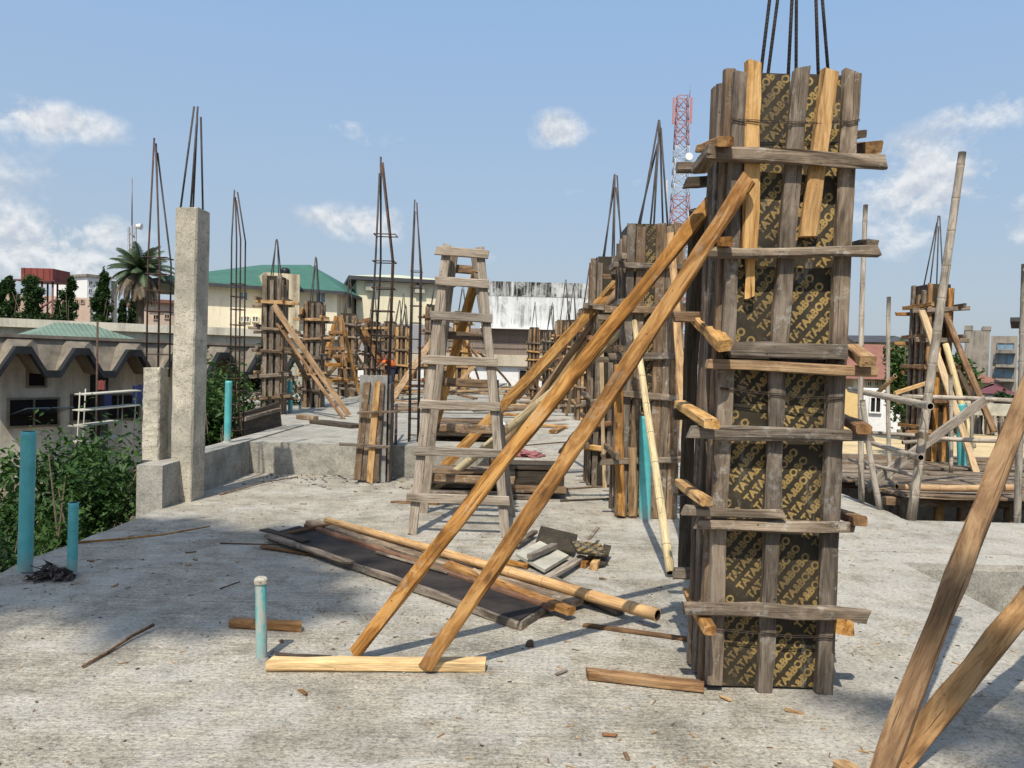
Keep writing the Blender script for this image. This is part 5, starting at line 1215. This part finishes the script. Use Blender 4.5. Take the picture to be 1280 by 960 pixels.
# palm
def palm(label, base, h, fl, nf, seed, group=None, dead=10, lw=0.035, seg=16, lsp=2):
    r = random.Random(seed); root = thing('palm_tree', base, label, 'palm', group); base = V(base); top = base + V((0, 0, h))
    mb = MB(); mb.tube([base + V((0, 0, h * i / 10)) for i in range(11)], [0.28 - 0.006 * i for i in range(11)], 10); mb.build('trunk', M['trunk'], root)
    for part, cnt, mt in (('crown', nf, 'palm'), ('dead_frond', dead, 'palm_dead')):
        mb = MB()
        for i in range(cnt):
            az = 2.399 * i + r.uniform(-.2, .2); el = (1.3 - 1.6 * (i / cnt)) if part == 'crown' else -0.25 - 0.7 * r.random(); L = fl * r.uniform(0.85, 1.1) * (1 if part == 'crown' else 1.1); g = 1.15 if part == 'crown' else 1.5
            p = top.copy(); d = V((cos(az) * cos(el), sin(az) * cos(el), sin(el))); prev = None
            sd = V((-sin(az), cos(az), 0)); P_ = [p.copy()]
            for k in range(seg):
                P_.append(P_[-1] + d * L / seg); e2 = math.asin(max(-1, min(1, d.z))) - g / seg * (0.4 + 1.2 * k / seg); e2 = max(e2, -1.45); d = V((cos(az) * cos(e2), sin(az) * cos(e2), sin(e2)))
            mb.tube(P_, [0.035 * (1 - 0.8 * k / seg) for k in range(seg + 1)], 4)
            for k in range(1, seg * lsp):
                f = k / (seg * lsp); j = min(seg - 1, int(f * seg)); q = P_[j].lerp(P_[j + 1], f * seg - j); t = (P_[j + 1] - P_[j]).normalized(); up_ = sd.cross(t)
                ll = fl * 0.24 * (sin(pi * (0.12 + 0.85 * f)) ** 0.7) * r.uniform(0.85, 1.1)
                for s in (-1, 1):
                    e = q + (sd * s * 0.82 + t * 0.5 - V((0, 0, 0.35 + (0.5 if part != 'crown' else 0))) + up_ * 0.2).normalized() * ll; w_ = t * lw
                    mb.face([q - w_, q + w_, q.lerp(e, 0.6) + w_ * 0.7 + V((0, 0, 0.02)), e, q.lerp(e, 0.6) - w_ * 0.7 + V((0, 0, 0.02))])
        mb.build(part, M[mt], root)
    return root
pt = P(176, 338, 52); palm('oil palm with drooping dry fronds behind the long wall', V((pt.x, 52, -3)), pt.z + 3, 2.3, 34, 3, dead=34, lw=0.04)
# cream building with the green roof
root, Fx, z = building('green_roof_building', 'cream three storey building with a green hip roof and a stair tower', 252, 54, 420, 58, 357, 300, 12, 'cream',
    [(299, 365, 309, 375), (239 + 60, 396, 303, 402), (305, 396, 311, 402), (316, 396, 322, 402), (359, 398, 370, 410), (395, 366, 406, 378), (397, 400, 406, 410)], 'glassblue', 'cream')
zr = Fx.at(330, 331)[1]; e0 = Fx.at(262, 356)[1]
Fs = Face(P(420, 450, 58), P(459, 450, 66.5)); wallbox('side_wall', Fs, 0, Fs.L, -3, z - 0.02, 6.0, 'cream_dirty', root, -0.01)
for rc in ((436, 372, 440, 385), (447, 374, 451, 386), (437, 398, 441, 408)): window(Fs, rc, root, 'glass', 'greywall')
mb = MB(); r0 = [Fx.mw @ V((-3.5, -0.7, z)), Fx.mw @ V((Fx.L + 0.4, -0.7, z)), Fs.mw @ V((Fs.L + 0.6, -0.7, z - 0.1)), Fx.mw @ V((Fx.L + 0.5, 13, z)), Fx.mw @ V((-3.5, 13, z))]
ra, rb = P(327, 331, 62.5), P(388, 331, 62.5)
for q in ((0, 1, 'b', 'a'), (1, 2, 'b'), (2, 3, 'b'), (3, 4, 'a', 'b'), (4, 0, 'a')): mb.face([{'a': ra, 'b': rb}.get(i) if isinstance(i, str) else r0[i] for i in q])
mb.face(r0[::-1]); mb.build('roof', M['roofgreen'], root, fix=True)
mb = MB()
for i, j in ((0, 1), (1, 2)): p, q = r0[i], r0[j]; mb.face([p - V((0, 0, 0.25)), q - V((0, 0, 0.25)), q - V((0, 0, 0.004)), p - V((0, 0, 0.004))])
mb.build('roof_edge', M['roofdark'], root)
s0 = Fx.at(326, 400)[0]; s1 = Fx.at(369, 400)[0]; zt2 = Fx.at(345, 344)[1]
wallbox('stair_tower', Fx, s0, s1, -3, zt2, 3.2, 'cream_dirty', root, 1.6)
c = P(356, 343, 57.5); mb = MB(); mb.tube([(c.x, 57.6, zt2), (c.x, 57.6, zt2 + 0.55), (c.x, 57.6, zt2 + 0.7)], [0.36, 0.36, 0.24], 16)
tag(mb.build('plastic_tank', M['tankblack']), 'black plastic water tank on the stair tower roof', 'water tank')
# cream building with the pale roof
root, Fx, z = building('pale_roof_building', 'pale yellow building with a pale green hip roof behind the ladder', 444, 62, 560, 64, 347, 470, 11, 'cream2', [(521, 352, 527, 364), (533, 380, 540, 392), (536, 404, 541, 414)], 'glass', 'cream2')
zr = Fx.at(490, 334)[1]; hip('roof', Fx, 0, Fx.L, z, 11, zr - z, 3.3, 'roofpale', root, 0.7); wallbox('roof_edge', Fx, -0.7, Fx.L + 0.7, z - 0.3, z - 0.004, 12.4, 'roofdark', root, 0.7)
for (u, v) in ((463, 359), (524, 362)): s, zz = Fx.at(u, v); wallbox('air_conditioner', Fx, s - 0.4, s + 0.4, zz - 0.3, zz + 0.3, 0.4, 'palewall', root, 0.4)
# white stained hall with bands
Fx = Face(P(446, 460, 50), P(860, 460, 50)); root = thing('stained_hall', V((Fx.a.x, 50, -3)), 'wide white hall with an algae stained parapet and brown louvre band', 'building')
zz = lambda v, u=690: Fx.at(u, v)[1]; sx = lambda u: Fx.at(u, 440)[0]
wallbox('wall', Fx, 0, Fx.L, -3, zz(459), 9, 'white', root); wallbox('beige_band', Fx, -0.1, Fx.L, zz(459), zz(445), 9, 'beigeband', root, 0.25)
wallbox('louvre_band', Fx, sx(560), Fx.L, zz(445), zz(413), 9, 'brownband', root, 0.1); wallbox('metal_band', Fx, -0.3, sx(560) - 0.02, zz(445), zz(405, 500), 9, 'greyband', root, 0.1)
wallbox('upper_wall', Fx, sx(600), sx(752), zz(413), zz(372), 9, 'whitewall', root, 0.3); wallbox('parapet', Fx, sx(600), sx(752), zz(372), zz(354), 9, 'stainband', root, 0.32)
wallbox('eave', Fx, sx(600), sx(760), zz(413), zz(411.5), 1.0, 'white', root, 0.75)
mb = MB(); rz_ = zz(355) ; pk = zz(348)
for (a, b) in ((640, 690), (690, 745)): pass
mb.face([(sx(612), 3, rz_), (sx(752), 3, rz_), (sx(735), 5, pk), (sx(672), 5, pk)]); mb.face([(sx(612), 9, rz_), (sx(672), 5, pk), (sx(735), 5, pk), (sx(752), 9, rz_)]); mb.face([(sx(612), 3, rz_), (sx(672), 5, pk), (sx(612), 9, rz_)]); mb.face([(sx(752), 3, rz_), (sx(752), 9, rz_), (sx(735), 5, pk)])
mb.build('roof', M['roofpale'], root, Fx.mw, fix=True)
mb = MB()
for u in range(566, 758, 4): s = sx(u); mb.box((s, -0.13, zz(429)), (0.035, 0.05, zz(414) - zz(444)))
for v in (420, 428, 436): mb.box(((sx(560) + sx(758)) / 2, -0.165, zz(v)), (sx(758) - sx(560), 0.03, 0.04))
mb.build('louvre_grid', M['brownband'], root, Fx.mw)
for u in (505, 545, 650, 716): window(Fx, (u, 463, u + 16, 480), root, 'void', 'greywall', 0.08)
# ================================================================ lattice telecom tower
root = thing('telecom_tower', P(850, 450, 120), 'red and white lattice telecom tower with panel antennas and a white dish', 'tower'); y_ = 120.0
zt3 = P(853, 121, y_).z; xc = P(853, 121, y_).x; xb = P(846, 440, y_).x
def twr(z): f = (z + 3) / (zt3 + 3); return xb + (xc - xb) * f, (3.2 - 2.0 * f) / 1.55
lev = [-3 + (zt3 + 3) * i / 24 for i in range(25)]
secs = {0: 'steel_white', 1: 'steel_red', 2: 'steel_white', 3: 'steel_red', 4: 'steel_white', 5: 'steel_red'}
for s in range(6):
    ln = []
    for i in range(s * 4, s * 4 + 4):
        (xa, wa), (xb2, wb) = twr(lev[i]), twr(lev[i + 1]); A4 = [V((xa + a * wa, y_ + b * wa, lev[i])) for a, b in ((-1, -1), (1, -1), (1, 1), (-1, 1))]; B4 = [V((xb2 + a * wb, y_ + b * wb, lev[i + 1])) for a, b in ((-1, -1), (1, -1), (1, 1), (-1, 1))]
        for k in range(4): ln += [[A4[k], B4[k]], [A4[k], B4[(k + 1) % 4]], [A4[(k + 1) % 4], B4[k]], [B4[k], B4[(k + 1) % 4]]]
    tubes('lattice_section', ln, 0.06, secs[s], root, 4)
for (u, v0, v1) in ((833, 225, 252), (842, 122, 155), (864, 122, 154), (861, 265, 290)):
    a, b = P(u, v1, y_ - 1.5), P(u, v0, y_ - 1.5); mb = MB(); mb.box((a + b) / 2, (0.32, 0.2, (b - a).length)); mb.build('panel_antenna', M['steel_white' if v0 > 200 else 'steel_red'], root)
c = P(861.5, 196, y_ - 1.8); mb = MB(); mb.tube([c + V((0, 0.3, 0)), c, c + V((0, -0.12, 0))], [0.5, 0.62, 0.55], 18); mb.build('dish', M['white'], root)
tubes('whip', [[P(862, 122, y_), P(863, 106, y_)]], 0.05, 'steel_grey', root)
# ================================================================ right side background
root, Fx, z = building('red_roof_house', 'cream house with a big red brown hip roof behind the scaffold', 1068, 58, 1240, 60, 474, 1100, 12, 'cream2', [(1057 + 9 * i, 477, 1061 + 9 * i, 482) for i in range(2, 11)], 'void', 'cream2')
zr = Fx.at(1110, 431)[1]; hip('roof', Fx, -2.0, Fx.L, z, 12, P(1110, 431, 65).z - z, 3.6, 'roofred', root, 0.6)
root, Fx, z = building('small_red_house', 'lower annex with a red roof right of the deck column', 1196, 52, 1234, 53, 478, 1215, 6, 'cream2', [(1203, 483, 1208, 488), (1216, 483, 1221, 488)], 'void', 'cream2')
zr = Fx.at(1215, 461)[1]; hip('roof', Fx, 0, Fx.L, z, 6, zr - z, 0.9, 'roofred', root, 0.4)
root, Fx, z = building('dark_roof_building', 'grey building with a dark flat sloping roof above the red roofed house', 1046, 90, 1145, 92, 428, 1090, 10, 'palewall', [(1072, 429, 1078, 433), (1086, 430, 1092, 434)], 'glass', 'palewall', facing=True)
hip('roof', Fx, -4, Fx.L, z, 10, Fx.at(1090, 417)[1] - z, 2.0, 'roofdark', root, 0.8)
root, Fx, z = building('stair_tower_building', 'blank grey stained concrete tower block', 1205, 80, 1236, 81, 413, 1220, 8, 'greywall', facing=True)
wallbox('roof_parapet', Fx, -0.1, 0.7, z, z + 0.5, 8, 'greywall', root, 0.05); wallbox('roof_parapet', Fx, Fx.L - 0.7, Fx.L + 0.1, z, z + 0.4, 8, 'greywall', root, 0.05)
root, Fx, z = building('concrete_flats', 'grey weathered flats with three rows of balcony windows', 1238, 66, 1271, 67, 420, 1255, 9, 'greywall', [(1247, 429, 1267, 437), (1243, 443, 1249, 453), (1250, 442, 1267, 455), (1242, 461, 1267, 472)], 'glassblue', 'greywall', facing=True)
for v in (440, 457.5, 475): zz_ = Fx.at(1255, v)[1]; wallbox('balcony_slab', Fx, 0.4, Fx.L - 0.1, zz_ - 0.12, zz_ + 0.12, 0.8, 'greywall', root, 0.7)
root, Fx, z = building('pale_building', 'pale building with an overhanging dark roof at the right picture border', 1272, 50, 1330, 52, 402, 1278, 8, 'palewall', [(1275, 420, 1281, 430), (1274, 448, 1281, 458)], 'glass', 'white', facing=True)
wallbox('roof', Fx, -0.5, Fx.L, z, z + 0.25, 9, 'roofdark', root, 0.5)
root, Fx, z = building('maroon_roof_shed', 'low shed with a maroon roof near the right picture border', 1226, 44, 1266, 44.5, 492, 1245, 5, 'palewall', [(1235, 496, 1242, 501)], 'void', 'white', facing=True)
hip('roof', Fx, 0, Fx.L, z, 5, Fx.at(1245, 480)[1] - z, 0.9, 'roofmaroon', root, 0.3)
root, Fx, z = building('yellow_wall', 'yellow boundary wall piece beside the near shutter', 1045, 30, 1079, 30.2, 487, 1065, 0.4, 'yellow', facing=True); root['category'] = 'wall'
root, Fx, z = building('white_kiosk', 'small white building with a dark doorway behind the scaffold', 1080, 31, 1140, 31.5, 488, 1110, 4, 'white', [(1089, 497, 1100, 515)], 'void', 'white', facing=True)
root, Fx, z = building('grey_block_building', 'grey striped building seen between the two right shutters', 838, 60, 885, 61, 424, 862, 9, 'greywall', [(846, 430, 850, 452), (860, 430, 864, 452), (872, 430, 876, 452)], 'glass', 'greywall', facing=True)
root, Fx, z = building('far_low_wall', 'low grey wall along the far end of the slab', 600, 44, 1240, 46, 500, 900, 0.4, 'palewall'); root['category'] = 'wall'
t = P(1133, 400, 17.5)
tree('broadleaf_tree', 'green leafy tree directly behind the deck column', V((t.x, 17.5, -3)), t.z + 3, (0.5, 0.5, 1.25), 1500, 0.09, 'leaf_mid', 101, trunk_r=0.08, clumps=20)
t = P(1150, 440, 18.5)
tree('broadleaf_tree', 'fuller leafy tree close behind the raker of the deck column', V((P(1196, 440, 18.5).x, 18.5, -3)), t.z + 3.1, (0.55, 0.5, 0.9), 1300, 0.09, 'leaf_mid', 102, trunk_r=0.08, clumps=14)
t = P(876, 370, 75)
tree('broadleaf_tree', 'round tree top far behind, left of the near shutter', V((t.x, 75, -3)), t.z + 3, (1.5, 1.5, 2.4), 1800, 0.22, 'leaf_dark', 103, trunk_r=0.2)
for i, (u, y_, v, lab) in enumerate(((1256, 40, 486, 'small tree before the maroon shed'), (1164, 46, 474, 'low bushy tree before the red roofed house'), (1040, 40, 470, 'low tree behind the yellow wall'))):
    t = P(u, v, y_); tree('broadleaf_tree', lab, V((t.x, y_, -3)), t.z + 3, (1.1, 1.0, 1.4), 1200, 0.16, 'leaf_dark', 110 + i, trunk_r=0.12)
# lamp stub and box on the near parapet, laundry, white rack
root = thing('metal_rack', V((P(130, 540, 19).x, 19, -3)), 'white metal rack with four shelves standing behind the bushes', 'rack'); y_ = 17.0
c = lambda u, v, dy=0.0: P(u, v, y_ + dy)
for i, (u0, u1, v0, v1) in enumerate(((100, 170, 493, 488), (97, 169, 513, 506), (94, 146, 533, 526), (92, 150, 553, 545))):
    plank('shelf', c(u0, v0), c(u1, v1, 1.2), 0.5, 0.05, 'steel_white' if False else 'bamboo_old', root, (0, 0, 1), jit=0.0) if False else None
    a, b = c(u0, v0), c(u1, v1, 1.2); mb = MB(); d = (b - a); mb.box((0, 0, 0), (d.length, 0.4, 0.025)); mb.build('shelf', M['palewall'], root, basis(a, b, (0, 0, 1)) @ T4(V((d.length / 2, 0, 0))))
for (u0, v0, u1, v1, dy) in ((100, 490, 93, 570, 0), (154, 488, 150, 560, 1.0), (170, 487, 166, 540, 1.2), (107, 486, 101, 560, 0.6)): tubes('post', [[c(u0, v0, dy), c(u1, v1, dy) - V((0, 0, 1.0))]], 0.014, 'palewall', root)
for (u, v, w, h, m, lab) in ((176, 494, 0.42, 0.5, 'blue', 'dark blue cloth hanging between rack and short bare column'), (127, 481, 0.2, 0.22, 'redcloth', 'red cloth hanging at the building wall above the rack'), (135, 500, 0.2, 0.3, 'blue', 'small blue cloth hanging over the rack top')):
    p = P(u, v, 19.2); mb = MB(); k = 8
    for i in range(k):
        for (j0, j1) in ((0, 1),):
            a = lambda t, zf: V((p.x + (t / k - 0.5) * w, p.y + 0.05 * sin(t * 2.1) * (1.2 - zf), p.z + (zf - 0.5) * h - (0.1 * h * abs(sin(t * 0.9)) if zf < 0.5 else 0.05 * h * sin(t * 1.3))))
            mb.face([a(i, 0), a(i + 1, 0), a(i + 1, 1), a(i, 1)], 0, True); mb.face([a(i, 1) + V((0, .012, 0)), a(i + 1, 1) + V((0, .012, 0)), a(i + 1, 0) + V((0, .012, 0)), a(i, 0) + V((0, .012, 0))], 0, True)
    tag(mb.build('hanging_cloth', M[m]), lab, 'laundry')
rod_o = rod('thin_pole', V((P(121, 500, 24).x, 24, -3)), P(122, 401, 24), 0.035, 'rust', None, 6); tag(rod_o, 'thin dark pole standing before the vaulted building', 'pole')
# ================================================================ people
def person(label, base, H, yaw, shirt, trousers, pose, hat=None):
    """one continuous skinned body; shirt, trousers and hair are children"""
    root_mw = T4(V(base)) @ Matrix.Rotation(yaw, 4, 'Z'); s = H / 1.75
    J = dict(pelvis=(0, 0, .94), waist=(0, 0, 1.08), chest=(0, .0, 1.30), neck=(0, 0, 1.47), chin=(0, -.02, 1.56), head=(0, -.02, 1.66), crown=(0, 0, 1.74),
             hl=(-.10, 0, .90), kl=(-.12, -.03, .50), al=(-.12, .02, .09), tl=(-.13, -.15, .04), hr=(.10, 0, .90), kr=(.12, -.03, .50), ar=(.12, .02, .09), tr=(.13, -.15, .04),
             sl=(-.19, 0, 1.41), el=(-.26, .0, 1.14), wl=(-.27, -.10, .90), ml=(-.27, -.13, .81), sr=(.19, 0, 1.41), er=(.26, .0, 1.14), wr=(.27, -.10, .90), mr=(.27, -.13, .81))
    J.update(pose); names = list(J)
    R = dict(pelvis=.145, waist=.13, chest=.155, neck=.06, chin=.075, head=.095, crown=.06, hl=.09, kl=.06, al=.042, tl=.032, sl=.065, el=.043, wl=.03, ml=.036)
    for k in list(R):
        if k.endswith('l') and k[:-1] + 'r' in J: R[k[:-1] + 'r'] = R[k]
    E = [('pelvis', 'waist'), ('waist', 'chest'), ('chest', 'neck'), ('neck', 'chin'), ('chin', 'head'), ('head', 'crown'), ('pelvis', 'hl'), ('hl', 'kl'), ('kl', 'al'), ('al', 'tl'), ('pelvis', 'hr'), ('hr', 'kr'), ('kr', 'ar'), ('ar', 'tr'),
         ('chest', 'sl'), ('sl', 'el'), ('el', 'wl'), ('wl', 'ml'), ('chest', 'sr'), ('sr', 'er'), ('er', 'wr'), ('wr', 'mr')]
    def skin(name, keep, grow, mat, parent, root_j):
        ks = [k for k in names if k in keep]; me = bpy.data.meshes.new(name)
        me.from_pydata([tuple(c_ * s for c_ in J[k]) for k in ks], [(ks.index(a), ks.index(b)) for a, b in E if a in keep and b in keep], [])
        o = bpy.data.objects.new(name, me); COL.objects.link(o); md = o.modifiers.new('skin', 'SKIN'); o.modifiers.new('sub', 'SUBSURF').levels = 2; o.modifiers['sub'].render_levels = 2
        for k, vv in zip(ks, me.skin_vertices[0].data): rr = R[k] * grow * s; vv.radius = (rr, rr * (0.78 if k in ('pelvis', 'waist', 'chest') else 1)); vv.use_root = k == root_j
        dg = bpy.context.evaluated_depsgraph_get(); m2 = bpy.data.meshes.new_from_object(o.evaluated_get(dg)); bpy.data.objects.remove(o)
        for p_ in m2.polygons: p_.use_smooth = True
        m2.materials.clear(); m2.materials.append(M[mat]); return link(name, m2, parent, root_mw)
    body = skin('person', set(names), 1.0, 'skin', None, 'pelvis'); tag(body, label, 'person')
    skin('shirt', {'waist', 'chest', 'sl', 'el', 'sr', 'er', 'pelvis'}, 1.13, shirt, body, 'chest')
    skin('trousers', {'pelvis', 'hl', 'kl', 'al', 'hr', 'kr', 'ar'}, 1.2, trousers, body, 'pelvis')
    mb = MB(); c_ = V(J['head']) * s; n = 10
    for i in range(6):
        for k in range(n):
            th = pi * 0.5 * i / 5; mb.v.append(c_ + V((cos(2 * pi * k / n) * sin(th) * .112 * s, .012 + sin(2 * pi * k / n) * sin(th) * .122 * s, (.0 + cos(th) * .125) * s)))
    for i in range(5):
        for k in range(n): mb.f.append([i * n + k, i * n + n + k, i * n + n + (k + 1) % n, i * n + (k + 1) % n]); mb.m.append(0); mb.sm.append(True)
    mb.build('helmet' if hat else 'hair', M[hat or 'hair'], body, root_mw)
    mb = MB()                                                           # face: nose, eyes, ears
    hc = V(J['head']) * s; f = lambda x, y, z: hc + V((x, y, z)) * s
    mb.tube([f(0, -.085, .01), f(0, -.118, -.025)], [.012 * s, .02 * s], 6); mb.box(f(0, -.09, -.06), (.045 * s, .02 * s, .008 * s))
    for sx_ in (-1, 1): mb.box(f(sx_ * .1, 0, -.01), (.02 * s, .04 * s, .055 * s)); mb.box(f(sx_ * .034, -.092, .012), (.024 * s, .01 * s, .01 * s))
    mb.build('face', M['skin'], body, root_mw)
    return body
pb = G(494, 500, 0.43)
person('worker in an orange vest and dark trousers stooping at a far raker', G(489, 497, 0.43), 1.72, radians(-60), 'orange', 'navy',
       dict(chest=(0, -.22, 1.24), neck=(0, -.36, 1.36), chin=(0, -.42, 1.40), head=(0, -.47, 1.46), crown=(0, -.5, 1.52), sl=(-.19, -.25, 1.32), sr=(.19, -.25, 1.32), el=(-.24, -.38, 1.08), er=(.24, -.38, 1.08), wl=(-.2, -.55, .95), wr=(.2, -.55, .95), ml=(-.19, -.61, .92), mr=(.19, -.61, .92)))
person('worker in orange with dull red trousers, mostly hidden by the second shutter', G(829, 592), 1.70, radians(200), 'orange', 'redcloth',
       dict(kl=(-.12, -.1, .5), al=(-.12, -.02, .09), kr=(.12, .02, .5), ar=(.12, .14, .09), tr=(.13, -.02, .04)))
# ================================================================ trees standing behind the viewpoint: they throw the leaf shade on the slab
def shade_tree(label, ground_pt, h, rad, n, seed, bx=0.0, by=0.0, lsz=0.13):
    k = V((-SUNK[0], -SUNK[1], 1)); c = V((ground_pt[0], ground_pt[1], 0)) + k * h
    tree('broadleaf_tree', label, V((c.x + bx, c.y + by, -3)), c.z + 3 + rad[2], rad, n, lsz, 'leaf_mid', seed, trunk_r=0.13, crown_z=c.z + 3, clumps=46, shell=0.15)
# ================================================================ light, sky, camera
shade_tree('tall tree behind the camera whose crown shades the left of the slab', (-1.95, 6.4), 22.0, (2.0, 1.55, 0.8), 15000, 201, -1.0, -0.5, 0.2)
shade_tree('second tall tree behind the camera, shading the near left corner', (-2.75, 3.7), 20.0, (0.8, 0.8, 0.7), 3200, 202, -0.6, -0.5, 0.18)
pc = V((3.4, 2.0, 0)) + V((-SUNK[0], -SUNK[1], 1)) * 10
palm('tall palm behind the camera on the right', V((pc.x, pc.y, -3)), pc.z + 3, 2.6, 26, 9, dead=4)
d = V((SUNK[0], SUNK[1], -1)).normalized()
el = math.asin(-d.z); az = math.atan2(-d.x, -d.y)
sun = bpy.data.lights.new('sun', 'SUN'); sun.energy = 4.0; sun.angle = radians(0.55); sun.color = (1.0, 0.93, 0.81)
so = bpy.data.objects.new('sun', sun); COL.objects.link(so); so.rotation_euler = d.to_track_quat('-Z', 'Y').to_euler(); so.location = (0, -20, 40)
w = bpy.data.worlds.new('World'); sc.world = w; w.use_nodes = True; nt = w.node_tree
bg = nt.nodes['Background']; sky = nd(nt, 'ShaderNodeTexSky', sky_type='NISHITA')
sky.sun_disc = False; sky.sun_elevation = el; sky.sun_rotation = az % (2 * pi); sky.air_density = 1.2; sky.dust_density = 2.2; sky.ozone_density = 1.3; sky.altitude = 0
tc = nd(nt, 'ShaderNodeTexCoord'); sp = nd(nt, 'ShaderNodeSeparateXYZ'); nt.links.new(tc.outputs['Generated'], sp.inputs[0])
azn = mth(nt, 'ARCTAN2', sp.outputs[0], sp.outputs[1]); eln = mth(nt, 'ARCSINE', sp.outputs[2])
wv = mapped(nt, tc.outputs['Generated'], (1, 1, 1.25))
nz = noi(nt, wv, 16.0, 10, 0.6, 0.15); nf = noi(nt, wv, 46.0, 8, 0.62, 0.1)
nup = noi(nt, mapped(nt, tc.outputs['Generated'], (1, 1, 1.25), (0, 0, 0.012)), 16.0, 10, 0.6, 0.15)
CL = [(66, 150, 66, 17, 1.0), (15, 142, 40, 12, .5), (447, 279, 55, 19, 1.15), (400, 274, 30, 10, .5), (699, 163, 33, 19, 1.25), (110, 292, 45, 17, .85), (30, 312, 55, 20, .6), (160, 345, 90, 26, .5),
      (470, 172, 34, 12, .5), (428, 156, 25, 8, .35), (1120, 245, 62, 32, .95), (1160, 222, 30, 22, .85), (1130, 300, 45, 20, .5), (1205, 148, 30, 14, .6), (1130, 180, 60, 16, .45), (1256, 208, 20, 13, .6), (1264, 132, 24, 13, .65), (1275, 292, 24, 10, .5),
      (612, 328, 34, 13, .55), (715, 240, 20, 7, .35), (580, 345, 40, 10, .3), (790, 228, 30, 10, .28), (1240, 250, 60, 20, .3), (-150, 250, 160, 60, .8), (-300, 80, 120, 50, .8), (1500, 200, 150, 70, .8), (1700, 100, 120, 40, .8)]
tot = None
for (u, v, wu, wv_, k) in CL:
    r = ray(u, v).normalized(); a0, e0 = math.atan2(r.x, r.y), math.asin(r.z)
    qx = mth(nt, 'MULTIPLY', mth(nt, 'SUBTRACT', azn, a0), 962 / wu * 1.05); qy = mth(nt, 'MULTIPLY', mth(nt, 'SUBTRACT', eln, e0), 962 / wv_ * 1.0)
    g = mth(nt, 'MULTIPLY', mth(nt, 'EXPONENT', mth(nt, 'MULTIPLY', mth(nt, 'ADD', mth(nt, 'MULTIPLY', qx, qx), mth(nt, 'MULTIPLY', qy, qy)), -0.9)), k)
    tot = g if tot is None else mth(nt, 'ADD', tot, g)
m_ = mth(nt, 'MULTIPLY', tot, mth(nt, 'ADD', mth(nt, 'MULTIPLY_ADD', nz, 4.2, -1.4), mth(nt, 'MULTIPLY_ADD', nf, 0.8, -0.4)))
mask = ramp(nt, m_, [(0.17, (0, 0, 0)), (0.42, (0.42, 0.42, 0.42)), (0.8, (0.9, 0.9, 0.9))])
haze = ramp(nt, eln, [(0.0, (0.85, 0.85, 0.85)), (0.45, (0.72, 0.72, 0.72)), (1.0, (0.35, 0.35, 0.35))])
air = ramp(nt, eln, [(0.0, (2.75, 3.1, 3.5)), (0.15, (2.3, 2.95, 3.8)), (0.42, (1.9, 2.95, 4.5))])
base = mixc(nt, haze, sky.outputs[0], air)
lit = mth(nt, 'MULTIPLY_ADD', mth(nt, 'SUBTRACT', nz, nup), 4.5, 0.55, clamp=True)
cloudc = ramp(nt, lit, [(0.15, (3.3, 3.6, 4.05)), (0.55, (4.2, 4.4, 4.65)), (0.9, (5.0, 5.1, 5.2))])
colr = mixc(nt, mask, base, cloudc)
nt.links.new(colr, bg.inputs[0]); bg.inputs[1].default_value = 0.13
cam = bpy.data.cameras.new('camera'); cam.sensor_width = 36; cam.lens = F / 1280 * 36; cam.clip_end = 2000; cam.clip_start = 0.05
co = bpy.data.objects.new('camera', cam); COL.objects.link(co); m4 = RM.to_4x4(); m4.translation = EYE; co.matrix_world = m4; sc.camera = co
sc.view_settings.view_transform = 'Standard'; sc.view_settings.look = 'None'; sc.view_settings.gamma = 1; sc.view_settings.exposure = 0.4; sc.view_settings.use_curve_mapping = False
sc.cycles.max_bounces = 6; sc.cycles.transparent_max_bounces = 6
